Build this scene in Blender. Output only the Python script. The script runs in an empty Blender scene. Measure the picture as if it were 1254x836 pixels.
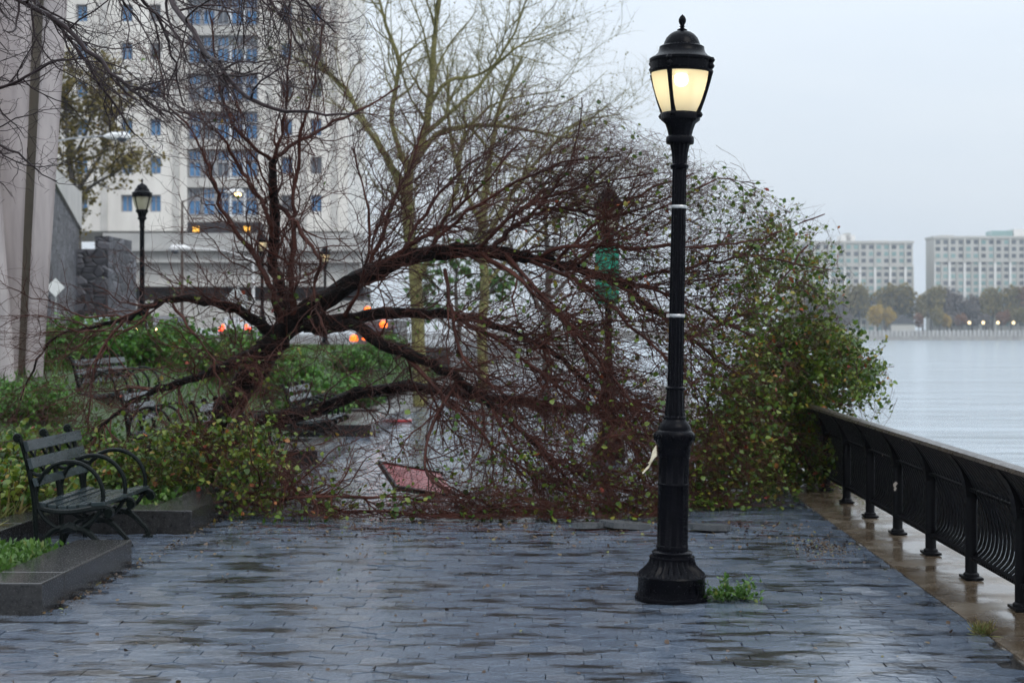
import bpy, bmesh, math, random
import numpy as np
from mathutils import Vector, Matrix
random.seed(11); np.random.seed(11)
R = math.radians
# ------------------------------------------------------------------ camera
scene = bpy.context.scene
COL = scene.collection
F = 1900.0; HOR = 405.0; CX = 627.0; CAMH = 1.80
YAW = math.atan(65.0 / F); SY, CY = math.sin(YAW), math.cos(YAW)
cam_d = bpy.data.cameras.new("camera"); cam = bpy.data.objects.new("camera", cam_d); COL.objects.link(cam)
cam.location = (0, 0, CAMH); cam.rotation_euler = (R(90), 0, YAW)
cam_d.sensor_width = 36; cam_d.lens = F * 36 / 1254; cam_d.shift_y = -13 / 1254
cam_d.clip_start = .1; cam_d.clip_end = 5000
cam_d.dof.use_dof = True; cam_d.dof.focus_distance = 10.6; cam_d.dof.aperture_fstop = 3.2
scene.camera = cam
# ------------------------------------------------------------------ overcast sky, weak broad sun
SUN_EL, SUN_AZ = R(48), R(140)
w = bpy.data.worlds.new("World"); scene.world = w; w.use_nodes = True
nt = w.node_tree; nt.nodes.clear()
wo = nt.nodes.new('ShaderNodeOutputWorld'); bg = nt.nodes.new('ShaderNodeBackground')
sky = nt.nodes.new('ShaderNodeTexSky'); sky.sky_type = 'NISHITA'; sky.sun_disc = False
sky.sun_elevation = SUN_EL; sky.sun_rotation = SUN_AZ; sky.dust_density = 4
tc = nt.nodes.new('ShaderNodeTexCoord'); mp = nt.nodes.new('ShaderNodeMapping'); mp.inputs['Scale'].default_value = (1.2, 1.2, 5)
nz = nt.nodes.new('ShaderNodeTexNoise'); nz.inputs['Scale'].default_value = 1.6; nz.inputs['Detail'].default_value = 4
rp = nt.nodes.new('ShaderNodeValToRGB')
rp.color_ramp.elements[0].position = .3; rp.color_ramp.elements[0].color = (5.85, 6.6, 7.45, 1)
rp.color_ramp.elements[1].position = .7; rp.color_ramp.elements[1].color = (6.85, 7.35, 7.85, 1)
mx = nt.nodes.new('ShaderNodeMixRGB'); mx.inputs[0].default_value = .9
L = nt.links.new
L(tc.outputs['Generated'], mp.inputs[0]); L(mp.outputs[0], nz.inputs['Vector']); L(nz.outputs['Fac'], rp.inputs[0])
L(sky.outputs[0], mx.inputs[1]); L(rp.outputs[0], mx.inputs[2])
sep = nt.nodes.new('ShaderNodeSeparateXYZ'); L(tc.outputs['Generated'], sep.inputs[0])
zc = nt.nodes.new('ShaderNodeMath'); zc.operation = 'MAXIMUM'; zc.inputs[1].default_value = 0; L(sep.outputs['Z'], zc.inputs[0])
zg = nt.nodes.new('ShaderNodeMath'); zg.operation = 'MULTIPLY_ADD'; zg.inputs[1].default_value = 2.0; zg.inputs[2].default_value = 1; L(zc.outputs[0], zg.inputs[0])
vm = nt.nodes.new('ShaderNodeVectorMath'); vm.operation = 'SCALE'; L(mx.outputs[0], vm.inputs[0]); L(zg.outputs[0], vm.inputs['Scale'])
L(vm.outputs[0], bg.inputs[0])
L(bg.outputs[0], wo.inputs[0])
bg.inputs[1].default_value = .1
sd = bpy.data.lights.new("sun", 'SUN'); sun = bpy.data.objects.new("sun", sd); COL.objects.link(sun)
sd.energy = 1.0; sd.angle = R(30); sd.color = (1, .97, .93)
sun.rotation_euler = (R(90) - SUN_EL, 0, R(180) - SUN_AZ)
vs = scene.view_settings; vs.view_transform = 'Standard'; vs.look = 'None'; vs.exposure = 0; vs.gamma = 1
scene.render.engine = 'CYCLES'; scene.cycles.use_denoising = True
scene.cycles.max_bounces = 8; scene.cycles.volume_bounces = 1; scene.cycles.transparent_max_bounces = 12
scene.cycles.sample_clamp_indirect = 6

# ------------------------------------------------------------------ pixel helpers (direction + a distance that comes from what is touched)
def P(px, py, D):
    xc = (px - CX) / F * D
    return Vector((xc * CY - D * SY, xc * SY + D * CY, CAMH - (py - HOR) / F * D))
def G(px, py, z=0.0):
    return P(px, py, F * (CAMH - z) / (py - HOR))

# ------------------------------------------------------------------ materials
MATS = {}
def nodes_of(name):
    m = bpy.data.materials.new(name); m.use_nodes = True; t = m.node_tree
    return m, t, t.nodes['Principled BSDF']
def ramp(t, fac, stops):
    r = t.nodes.new('ShaderNodeValToRGB'); e = r.color_ramp.elements
    while len(e) < len(stops): e.new(.5)
    for i, (p, c) in enumerate(stops):
        e[i].position = p; e[i].color = (*c, 1) if len(c) == 3 else c
    t.links.new(fac, r.inputs[0]); return r.outputs[0]
def noise(t, scale, detail=4, coord='Object', stretch=None, rough=.55):
    if coord == 'World':
        g = t.nodes.new('ShaderNodeNewGeometry'); v = g.outputs['Position']
    else:
        g = t.nodes.new('ShaderNodeTexCoord'); v = g.outputs[coord]
    if stretch:
        mpn = t.nodes.new('ShaderNodeMapping'); mpn.inputs['Scale'].default_value = stretch
        t.links.new(v, mpn.inputs[0]); v = mpn.outputs[0]
    n = t.nodes.new('ShaderNodeTexNoise'); n.inputs['Scale'].default_value = scale; n.inputs['Detail'].default_value = detail
    n.inputs['Roughness'].default_value = rough
    t.links.new(v, n.inputs['Vector']); return n.outputs['Fac']
def bump(t, p, h, strength, dist=.01, prev=None):
    b = t.nodes.new('ShaderNodeBump'); b.inputs['Strength'].default_value = strength; b.inputs['Distance'].default_value = dist
    t.links.new(h, b.inputs['Height'])
    if prev: t.links.new(prev, b.inputs['Normal'])
    t.links.new(b.outputs[0], p.inputs['Normal']); return b.outputs[0]
def grey(v): return (v, v, v)
def mat(name, c0, c1=None, rough=(.5, .7), scale=6, bumps=.2, bdist=.01, coord='Object', stretch=None, metal=0, spec=.5, chips=None, lo=.3, hi=.7):
    if name in MATS: return MATS[name]
    m, t, p = nodes_of(name)
    n = noise(t, scale, 6, coord, stretch)
    if c1 is None: c1 = tuple(x * 1.5 for x in c0)
    col = ramp(t, n, [(lo, c0), (hi, c1)])
    n2 = noise(t, scale * 2.7, 5, coord, stretch)
    if chips:
        n3 = noise(t, chips[1], 3, coord)
        f = ramp(t, n3, [(chips[2], grey(0)), (chips[2] + .015, grey(1))])
        mixn = t.nodes.new('ShaderNodeMixRGB'); t.links.new(f, mixn.inputs[0]); t.links.new(col, mixn.inputs[1])
        mixn.inputs[2].default_value = (*chips[0], 1); col = mixn.outputs[0]
    t.links.new(col, p.inputs['Base Color'])
    t.links.new(ramp(t, n2, [(.3, grey(rough[0])), (.7, grey(rough[1]))]), p.inputs['Roughness'])
    p.inputs['Metallic'].default_value = metal; p.inputs['Specular IOR Level'].default_value = spec
    if bumps: bump(t, p, n2, bumps, bdist)
    MATS[name] = m; return m
def emit(name, col, strength):
    m, t, p = nodes_of(name); p.inputs['Base Color'].default_value = (*col, 1)
    p.inputs['Emission Color'].default_value = (*col, 1); p.inputs['Emission Strength'].default_value = strength
    return m
def paver_material(name, per_object):
    m, t, p = nodes_of(name)
    if per_object:
        o = t.nodes.new('ShaderNodeObjectInfo'); rnd = o.outputs['Random']
    else:
        o = t.nodes.new('ShaderNodeAttribute'); o.attribute_name = 'rnd'; rnd = o.outputs['Fac']
    base = ramp(t, rnd, [(0, (.08, .104, .142)), (.35, (.096, .122, .164)), (.7, (.108, .134, .176)), (1, (.13, .148, .178))])
    g = noise(t, 60, 6, 'World', None, .7)
    mixn = t.nodes.new('ShaderNodeMixRGB'); mixn.blend_type = 'MULTIPLY'; mixn.inputs[0].default_value = .8
    t.links.new(base, mixn.inputs[1]); t.links.new(ramp(t, g, [(.3, grey(.55)), (.75, grey(1.3))]), mixn.inputs[2])
    t.links.new(mixn.outputs[0], p.inputs['Base Color'])
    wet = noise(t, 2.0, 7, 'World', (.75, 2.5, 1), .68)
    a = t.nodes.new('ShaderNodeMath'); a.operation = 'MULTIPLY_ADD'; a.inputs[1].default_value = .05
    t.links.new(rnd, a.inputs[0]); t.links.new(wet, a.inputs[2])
    t.links.new(ramp(t, a.outputs[0], [(.43, grey(.03)), (.48, grey(.10)), (.54, grey(.15)), (.8, grey(.25))]), p.inputs['Roughness'])
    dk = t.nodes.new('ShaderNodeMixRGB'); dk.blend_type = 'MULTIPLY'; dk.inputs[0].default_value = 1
    t.links.new(mixn.outputs[0], dk.inputs[1]); t.links.new(ramp(t, a.outputs[0], [(.43, (.16, .13, .11)), (.51, grey(1))]), dk.inputs[2]); t.links.new(dk.outputs[0], p.inputs['Base Color'])  # dark streaks: wet stone, plus the tree's dark reflection put into the colour
    p.inputs['Specular IOR Level'].default_value = 1.0
    p.inputs['Coat Weight'].default_value = .0
    h1 = noise(t, 14, 3, 'World'); h2 = noise(t, 130, 4, 'World')
    b0 = bump(t, p, noise(t, 3.2, 3, 'World', (.6, 1.5, 1)), .22, .03); b1 = bump(t, p, h1, .45, .008, b0); bump(t, p, h2, .35, .002, b1)
    return m
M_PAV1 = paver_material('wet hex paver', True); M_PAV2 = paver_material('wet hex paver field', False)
M_BED = mat('wet sand bed', (.018, .017, .017), (.04, .036, .032), (.04, .2), 8, .2, .004, 'World')
def coping_material():
    m, t, p = nodes_of('wet brown coping')
    n = noise(t, 1.8, 6, 'World'); n2 = noise(t, 40, 5, 'World')
    c = ramp(t, n, [(.3, (.062, .044, .028)), (.5, (.11, .08, .052)), (.72, (.19, .158, .12))])
    mixn = t.nodes.new('ShaderNodeMixRGB'); mixn.blend_type = 'MULTIPLY'; mixn.inputs[0].default_value = .7
    t.links.new(c, mixn.inputs[1]); t.links.new(ramp(t, n2, [(.3, grey(.6)), (.7, grey(1.25))]), mixn.inputs[2])
    t.links.new(mixn.outputs[0], p.inputs['Base Color'])
    t.links.new(ramp(t, noise(t, 2.6, 5, 'World'), [(.40, grey(.05)), (.55, grey(.3)), (.75, grey(.45))]), p.inputs['Roughness'])
    bump(t, p, n2, .25, .003); return m
M_COP = coping_material()
M_GRAN = mat('dark wet granite', (.010, .010, .0105), (.034, .033, .033), (.10, .32), 30, .12, .002, 'World')
M_IRON = mat('black painted cast iron', (.0015, .0017, .003), (.004, .004, .006), (.14, .32), 25, .12, .003, spec=.06, chips=((.035, .014, .010), 9, .74))
M_RAIL = mat('black railing paint with chips', (.002, .002, .003), (.005, .005, .006), (.3, .5), 14, .15, .002, 'World', spec=.1, chips=((.42, .36, .30), 7, .73))
M_RAILC = mat('worn brown rail cap', (.02, .016, .013), (.05, .036, .026), (.2, .45), 6, .15, .002, 'World')
M_STEEL = mat('steel strap', (.35, .35, .36), (.6, .6, .6), (.25, .4), 30, .1, .001, metal=.8)
M_SLAT = mat('wet dark green slat paint', (.013, .021, .024), (.036, .05, .056), (.12, .34), 9, .3, .002, 'World', (1, .3, 1))
M_BIRON = mat('dark green bench iron', (.002, .004, .0036), (.006, .009, .0085), (.2, .4), 20, .15, .002, spec=.12)
M_BARK = mat('wet black bark', (.0022, .0016, .0016), (.011, .007, .006), (.4, .7), 16, 1.0, .05, 'World', spec=.1)
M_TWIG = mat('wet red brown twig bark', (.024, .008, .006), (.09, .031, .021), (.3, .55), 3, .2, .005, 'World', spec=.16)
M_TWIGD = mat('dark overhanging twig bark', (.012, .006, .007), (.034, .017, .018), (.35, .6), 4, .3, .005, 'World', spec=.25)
M_SYC = mat('lichen yellow plane bark', (.075, .068, .022), (.23, .21, .065), (.6, .8), 5, .9, .05, 'World')
M_OLV = mat('grey brown bark', (.05, .042, .035), (.09, .08, .065), (.7, .9), 2, .3, .02, 'World')
def leaf_mat(name, stops, rough=.32, trans=.35):
    m, t, p = nodes_of(name)
    a = t.nodes.new('ShaderNodeAttribute'); a.attribute_name = 'rnd'
    c = ramp(t, a.outputs['Fac'], stops)
    t.links.new(c, p.inputs['Base Color']); p.inputs['Roughness'].default_value = rough
    p.inputs['Specular IOR Level'].default_value = .4
    tr = t.nodes.new('ShaderNodeBsdfTranslucent'); t.links.new(c, tr.inputs[0])
    ms = t.nodes.new('ShaderNodeMixShader'); ms.inputs[0].default_value = trans
    t.links.new(p.outputs[0], ms.inputs[1]); t.links.new(tr.outputs[0], ms.inputs[2])
    t.links.new(ms.outputs[0], t.nodes['Material Output'].inputs[0]); return m
M_LEAF = leaf_mat('wet autumn green leaf', [(0, (.02, .05, .008)), (.3, (.055, .115, .012)), (.6, (.11, .175, .02)), (.9, (.18, .215, .03)), (.965, (.27, .2, .035)), (.985, (.34, .11, .03)), (1, (.28, .035, .03))])
M_GC = leaf_mat('bright ground cover leaf', [(0, (.03, .075, .012)), (.5, (.06, .14, .022)), (.9, (.10, .19, .035)), (1, (.18, .2, .05))], .4)
M_HEDGE = leaf_mat('evergreen hedge leaf', [(0, (.022, .075, .010)), (.5, (.05, .15, .018)), (1, (.11, .24, .03))], .45)
M_BUD = leaf_mat('yellow green bud', [(0, (.12, .12, .03)), (.6, (.2, .19, .05)), (1, (.25, .18, .06))], .6)
M_DRY = leaf_mat('dry grass blade', [(0, (.13, .10, .03)), (.5, (.2, .17, .06)), (1, (.1, .15, .03))], .6)
M_OLIVE = leaf_mat('sparse olive leaf', [(0, (.10, .085, .02)), (.5, (.17, .14, .035)), (1, (.26, .19, .05))], .6)
M_FARA = leaf_mat('far olive crown', [(0, (.13, .11, .03)), (.6, (.2, .165, .04)), (1, (.3, .22, .05))], .7)
M_FARY = leaf_mat('far yellow crown', [(0, (.3, .21, .03)), (.6, (.45, .31, .04)), (1, (.5, .33, .06))], .7)
M_FARR = leaf_mat('far russet crown', [(0, (.16, .08, .04)), (.6, (.24, .11, .05)), (1, (.28, .14, .05))], .7)
M_FARB = leaf_mat('far bare purple crown', [(0, (.12, .10, .09)), (.6, (.17, .14, .12)), (1, (.2, .17, .13))], .7)
M_SOIL = mat('wet soil', (.018, .014, .010), (.05, .038, .026), (.6, .9), 5, .6, .03, 'World')
M_LAWN = mat('lawn turf', (.018, .036, .010), (.04, .07, .018), (.7, .9), 3, .6, .03, 'World')
M_GRND = mat('dull ground', (.05, .05, .045), (.09, .085, .075), (.5, .8), 1.2, .2, .02, 'World')
M_ASPH = mat('wet asphalt', (.035, .036, .038), (.06, .06, .062), (.18, .4), 3, .15, .004, 'World')
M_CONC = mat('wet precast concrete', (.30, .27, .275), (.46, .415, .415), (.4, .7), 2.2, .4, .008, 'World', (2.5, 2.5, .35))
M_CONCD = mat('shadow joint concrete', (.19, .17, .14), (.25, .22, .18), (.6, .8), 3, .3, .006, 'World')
M_BRICK = mat('white glazed brick', (.56, .53, .49), (.74, .71, .66), (.4, .6), .5, .1, .01, 'World', (1, 1, .25))
M_LIME = mat('limestone panel', (.40, .385, .36), (.52, .50, .47), (.55, .75), .6, .1, .01, 'World')
M_BAND = mat('grey concrete band', (.33, .325, .315), (.44, .43, .41), (.5, .75), .5, .2, .02, 'World')
M_DARK = mat('painted opening shade', (.012, .011, .014), (.03, .026, .032), (.5, .8), 1, 0, coord='World')  # shade inside tunnel mouth and portal, painted as a dark colour
def stone_material():
    m, t, p = nodes_of('dark rubble stone')
    g = t.nodes.new('ShaderNodeNewGeometry'); mpn = t.nodes.new('ShaderNodeMapping'); mpn.inputs['Scale'].default_value = (1, 1, 1.7); t.links.new(g.outputs['Position'], mpn.inputs[0])
    v = t.nodes.new('ShaderNodeTexVoronoi'); v.inputs['Scale'].default_value = 1.5; t.links.new(mpn.outputs[0], v.inputs['Vector'])
    e = t.nodes.new('ShaderNodeTexVoronoi'); e.feature = 'DISTANCE_TO_EDGE'; e.inputs['Scale'].default_value = 1.5; t.links.new(mpn.outputs[0], e.inputs['Vector'])
    sp_ = t.nodes.new('ShaderNodeSeparateXYZ'); t.links.new(v.outputs['Color'], sp_.inputs[0])
    c = ramp(t, sp_.outputs[0], [(0, (.02, .02, .026)), (.6, (.06, .06, .072)), (1, (.14, .14, .16))])
    t.links.new(c, p.inputs['Base Color']); p.inputs['Roughness'].default_value = .5
    bump(t, p, ramp(t, e.outputs['Distance'], [(0, grey(0)), (.12, grey(1))]), 1, .15); return m
M_STONE = stone_material()
M_BLUE = mat('blue reflecting window', (.045, .16, .34), (.10, .27, .50), (.08, .2), .35, 0, coord='World', spec=.7)
M_GLASSD = mat('grey window glass', (.05, .065, .085), (.12, .14, .17), (.08, .2), .6, 0, coord='World', spec=.7)
M_MULL = mat('grey window frame', (.22, .22, .24), (.32, .32, .34), (.4, .6), 2, 0, coord='World')
M_FARW = mat('far facade pale', (.40, .385, .35), (.48, .46, .42), (.6, .8), .05, 0, coord='World')
M_FARP = mat('far facade pilaster', (.62, .60, .57), (.70, .68, .65), (.6, .8), .05, 0, coord='World')
M_FARG = mat('far window green', (.16, .26, .25), (.25, .36, .34), (.15, .3), .12, 0, coord='World')
M_FARD = mat('far window dark', (.06, .07, .08), (.13, .14, .15), (.15, .3), .12, 0, coord='World')
M_SEAW = mat('far seawall stone', (.20, .19, .175), (.34, .325, .30), (.7, .9), .4, .2, .1, 'World')
M_RED = mat('red panel paint', (.30, .025, .03), (.42, .05, .055), (.2, .4), 5, .1, .002)
M_BLACKP = mat('black plastic frame', (.01, .01, .011), (.02, .02, .021), (.3, .5), 9, .1, .002)
M_GREEN = mat('green sign sheet', (.0, .22, .14), (.01, .30, .19), (.3, .5), 5, 0)
M_WHITE = mat('white paint', (.6, .6, .6), (.72, .72, .72), (.3, .5), 5, 0)
M_SIGNB = mat('bare aluminium sign back', (.45, .47, .48), (.6, .61, .62), (.35, .5), 4, 0, metal=.3)
M_GALV = mat('galvanised pole', (.25, .26, .27), (.36, .37, .38), (.4, .6), 5, .1, metal=.4)
M_RUST = mat('brown painted pole', (.05, .035, .028), (.09, .06, .045), (.5, .7), 4, .1)
M_TAPE = mat('weathered pale tape', (.42, .36, .24), (.62, .56, .42), (.5, .7), 12, .3, .003)
M_TYRE = mat('tyre rubber', (.012, .012, .012), (.025, .025, .025), (.6, .8), 8, 0)
M_FLAG = mat('slate flagstone', (.05, .055, .06), (.10, .105, .11), (.2, .45), 9, .4, .01, 'World')
def water_material():
    m, t, p = nodes_of('grey river water')
    p.inputs['Base Color'].default_value = (.27, .32, .36, 1); p.inputs['Roughness'].default_value = .16
    p.inputs['Specular IOR Level'].default_value = .9
    n1 = noise(t, .22, 6, 'World', (1, 2.2, 1), .62); n2 = noise(t, 1.6, 5, 'World', (1, 1.8, 1), .6)
    n0 = noise(t, .045, 5, 'World', (.35, 1.6, 1), .65); b0 = bump(t, p, n0, .8, 2.2); b = bump(t, p, n1, .42, .6, b0); bump(t, p, n2, .4, .12, b); return m
M_WATER = water_material()
def pane_material():
    m, t, p = nodes_of('frosted amber pane')
    t.nodes.remove(p)
    tr = t.nodes.new('ShaderNodeBsdfTranslucent'); tr.inputs[0].default_value = (.97, .91, .72, 1)
    gl = t.nodes.new('ShaderNodeBsdfGlossy'); gl.inputs['Roughness'].default_value = .15
    df = t.nodes.new('ShaderNodeBsdfDiffuse'); df.inputs[0].default_value = (.42, .40, .33, 1)
    a = t.nodes.new('ShaderNodeMixShader'); a.inputs[0].default_value = .22
    b = t.nodes.new('ShaderNodeMixShader'); b.inputs[0].default_value = .07
    t.links.new(tr.outputs[0], a.inputs[1]); t.links.new(df.outputs[0], a.inputs[2])
    t.links.new(a.outputs[0], b.inputs[1]); t.links.new(gl.outputs[0], b.inputs[2])
    tp = t.nodes.new('ShaderNodeBsdfTransparent'); c2 = t.nodes.new('ShaderNodeMixShader'); c2.inputs[0].default_value = .16
    t.links.new(b.outputs[0], c2.inputs[1]); t.links.new(tp.outputs[0], c2.inputs[2])
    t.links.new(c2.outputs[0], t.nodes['Material Output'].inputs[0]); return m
M_PANE = pane_material()
M_BULB = emit('warm lamp burner', (1, .84, .55), 24)
M_BULBW = emit('weak lamp burner', (1, .74, .40), 6)
M_BULB0 = mat('unlit burner', (.5, .48, .42), (.6, .58, .52), (.3, .5), 9, 0)
M_STREET = emit('lit street lamp lens', (1, .66, .28), 7)
M_HEAD = emit('lit headlight', (1, .62, .28), 16)
M_TAIL = emit('lit tail light', (1, .05, .02), 7)
M_AMBER = emit('lit amber beacon', (1, .13, .008), 3.2)
M_YELW = emit('lit yellow ceiling lamp', (1, .5, .07), .8)
M_FARL = emit('lit far lamp', (1, .74, .40), 2.2)

# ------------------------------------------------------------------ object helpers
def tag(o, label=None, cat=None, group=None, kind=None):
    if label: o['label'] = label
    if cat: o['category'] = cat
    if group: o['group'] = group
    if kind: o['kind'] = kind
    return o
def empty(name, loc=(0, 0, 0), rz=0, label=None, cat=None, group=None):
    o = bpy.data.objects.new(name, None); COL.objects.link(o); o.location = loc; o.rotation_euler = (0, 0, rz)
    o.empty_display_size = .1
    return tag(o, label, cat, group)
def place(name, me, parent=None, loc=(0, 0, 0), rot=(0, 0, 0)):
    o = bpy.data.objects.new(name, me); COL.objects.link(o); o.location = loc; o.rotation_euler = rot
    if parent: o.parent = parent
    return o
def copy_tree(o, parent=None):
    c = o.copy(); COL.objects.link(c)
    if parent: c.parent = parent
    for ch in o.children: copy_tree(ch, c)
    return c
class MB:
    def __init__(s): s.v = []; s.f = []
    def add(s, vs, fs):
        n = len(s.v); s.v += [tuple(v) for v in vs]; s.f += [tuple(i + n for i in f) for f in fs]; return s
    def box(s, x0, x1, y0, y1, z0, z1, bev=0.0, mtx=None):
        if bev <= 0:
            vs = [(x, y, z) for z in (z0, z1) for y in (y0, y1) for x in (x0, x1)]
            fs = [(0, 2, 3, 1), (4, 5, 7, 6), (0, 1, 5, 4), (2, 6, 7, 3), (0, 4, 6, 2), (1, 3, 7, 5)]
        else:
            bm = bmesh.new(); bmesh.ops.create_cube(bm, size=1)
            for v in bm.verts: v.co = Vector(((x0 + x1) / 2 + v.co.x * (x1 - x0), (y0 + y1) / 2 + v.co.y * (y1 - y0), (z0 + z1) / 2 + v.co.z * (z1 - z0)))
            bmesh.ops.bevel(bm, geom=bm.edges[:], offset=bev, segments=2, affect='EDGES', profile=.6)
            bm.verts.index_update(); vs = [v.co.copy() for v in bm.verts]; fs = [[v.index for v in f.verts] for f in bm.faces]; bm.free()
        if mtx: vs = [mtx @ Vector(v) for v in vs]
        return s.add(vs, fs)
    def tube(s, pts, rad, sides=8, sx=1, caps=True):
        v, f = tube_arrays([(pts, rad)], sides)
        s.add(v.tolist(), f.tolist())
        if caps:
            n = len(s.v); k = len(pts) * sides
            s.f.append(tuple(range(n - k, n - k + sides))[::-1]); s.f.append(tuple(range(n - sides, n)))
        return s
    def lathe(s, prof, seg=32, flute=0, amp=None, ang=(0, 2 * math.pi), caps=True):
        full = abs(ang[1] - ang[0] - 2 * math.pi) < 1e-6; cols = seg if full else seg + 1; n = len(s.v)
        for i, (z, r) in enumerate(prof):
            for j in range(cols):
                a = ang[0] + (ang[1] - ang[0]) * j / seg; rr = r
                if flute and amp and amp[i]: rr = r * (1 - amp[i] * (0.5 + .5 * math.cos(a * flute)))
                s.v.append((rr * math.cos(a), rr * math.sin(a), z))
        for i in range(len(prof) - 1):
            for j in range(seg):
                j2 = (j + 1) % cols
                s.f.append((n + i * cols + j, n + i * cols + j2, n + (i + 1) * cols + j2, n + (i + 1) * cols + j))
        if full and caps:
            s.f.append(tuple(n + j for j in range(cols))[::-1]); s.f.append(tuple(n + (len(prof) - 1) * cols + j for j in range(cols)))
        return s
    def mesh(s, name, mats, smooth=False):
        me = bpy.data.meshes.new(name); me.from_pydata(s.v, [], s.f); me.update()
        for m in (mats if isinstance(mats, (list, tuple)) else [mats]): me.materials.append(m)
        if smooth: me.shade_smooth(); me.set_sharp_from_angle(angle=R(38))
        return me
    def build(s, name, m, parent=None, smooth=False, loc=(0, 0, 0), rot=(0, 0, 0)):
        return place(name, s.mesh(name, m, smooth), parent, loc, rot)
def np_mesh(name, v, f, m, rnd=None, smooth=False):
    v = np.asarray(v, dtype=np.float32); f = np.asarray(f, dtype=np.int32)
    me = bpy.data.meshes.new(name); nv, nf, k = len(v), len(f), f.shape[1]
    me.vertices.add(nv); me.vertices.foreach_set('co', v.ravel()); me.loops.add(nf * k); me.loops.foreach_set('vertex_index', f.ravel())
    me.polygons.add(nf); me.polygons.foreach_set('loop_start', np.arange(nf, dtype=np.int32) * k)
    me.update(calc_edges=True); me.materials.append(m)
    if rnd is not None:
        a = me.attributes.new('rnd', 'FLOAT', 'FACE'); a.data.foreach_set('value', np.asarray(rnd, dtype=np.float32))
    if smooth: me.shade_smooth()
    return me
def tube_arrays(polys, sides):
    """tubes along polylines (list of (points, radii)), vectorised over equal lengths"""
    groups = {}
    for p, r in polys: groups.setdefault(len(p), []).append((p, r))
    VV, FF, off = [], [], 0
    for n, items in groups.items():
        pts = np.array([[tuple(q) for q in p] for p, _ in items], dtype=np.float64); rad = np.array([r for _, r in items], dtype=np.float64)
        t = np.empty_like(pts); t[:, 1:-1] = pts[:, 2:] - pts[:, :-2]; t[:, 0] = pts[:, 1] - pts[:, 0]; t[:, -1] = pts[:, -1] - pts[:, -2]
        t /= np.linalg.norm(t, axis=2, keepdims=True) + 1e-9
        mean = np.abs(t).mean(axis=1); ref = np.zeros((len(items), 3)); ref[np.arange(len(items)), mean.argmin(axis=1)] = 1
        u = np.cross(t, ref[:, None, :]); u /= np.linalg.norm(u, axis=2, keepdims=True) + 1e-9
        wv = np.cross(t, u); a = np.arange(sides) * 2 * math.pi / sides
        ring = pts[:, :, None, :] + rad[:, :, None, None] * (u[:, :, None, :] * np.cos(a)[None, None, :, None] + wv[:, :, None, :] * np.sin(a)[None, None, :, None])
        VV.append(ring.reshape(-1, 3)); B = len(items)
        base = (np.arange(B) * n * sides)[:, None, None] + (np.arange(n - 1) * sides)[None, :, None]
        j = np.arange(sides); j2 = (j + 1) % sides
        q = np.stack([base + j, base + j2, base + sides + j2, base + sides + j], axis=-1).reshape(-1, 4)
        FF.append(q + off); off += B * n * sides
    return np.concatenate(VV), np.concatenate(FF)
def rv(): 
    while True:
        v = Vector((random.uniform(-1, 1), random.uniform(-1, 1), random.uniform(-1, 1)))
        if .01 < v.length < 1: return v.normalized()
def leaves_mesh(name, spots, m, size=(.045, .07), wide=.75, red=None):
    """spots: (position, direction) or (position, direction, scale); each leaf is four triangles, folded along its midrib"""
    n = len(spots); V = np.zeros((n, 6, 3)); rn = np.zeros((n, 4))
    for i, s in enumerate(spots):
        p, d = s[0], s[1]; k = s[2] if len(s) > 2 else 1
        d = (d + rv() * .55).normalized(); l = random.uniform(*size) * k; wd = l * wide * random.uniform(.42, .58)
        side = d.cross(Vector((0, 0, 1)) + rv() * .8)
        if side.length < .05: side = d.cross(Vector((1, 0, 0)))
        side.normalize(); up = side.cross(d).normalized(); fold = random.uniform(.1, .5) * wd; cu = random.uniform(-.12, .25) * l
        V[i] = (p, p + d * l * .36 + side * wd + up * fold, p + d * l * .72 + side * wd * .78 + up * fold * .8 - up * cu * .5,
                p + d * l - up * cu, p + d * l * .72 - side * wd * .78 + up * fold * .8 - up * cu * .5, p + d * l * .36 - side * wd + up * fold)
        rn[i] = random.random()
    b = (np.arange(n) * 6)[:, None, None]
    f = (b + np.array([[0, 1, 5], [1, 2, 5], [2, 4, 5], [2, 3, 4]])[None]).reshape(-1, 3)
    return np_mesh(name, V.reshape(-1, 3), f, m, rn.ravel())
def smooth_path(pts, rad, sub=4, wig=.0):
    """Catmull-Rom through control points"""
    n = len(pts); out, ro = [], []
    for i in range(n - 1):
        p0, p1, p2, p3 = pts[max(i - 1, 0)], pts[i], pts[i + 1], pts[min(i + 2, n - 1)]
        for k in range(sub):
            t = k / sub
            q = .5 * ((2 * p1) + (p2 - p0) * t + (2 * p0 - 5 * p1 + 4 * p2 - p3) * t * t + (3 * p1 - p0 - 3 * p2 + p3) * t ** 3)
            if wig and (i or k): q = q + rv() * wig * random.random()
            out.append(q); ro.append(rad[i] + (rad[i + 1] - rad[i]) * t)
    out.append(pts[-1]); ro.append(rad[-1]); return out, ro
def twig(p, d, length, r, n, wig, bias):
    pts = [p.copy()]; st = length / n
    for i in range(n):
        d = (d + rv() * wig + bias).normalized(); p = p + d * st; pts.append(p.copy())
    rr = [r * (1 - .72 * i / n) for i in range(n + 1)]
    return pts, rr
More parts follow.
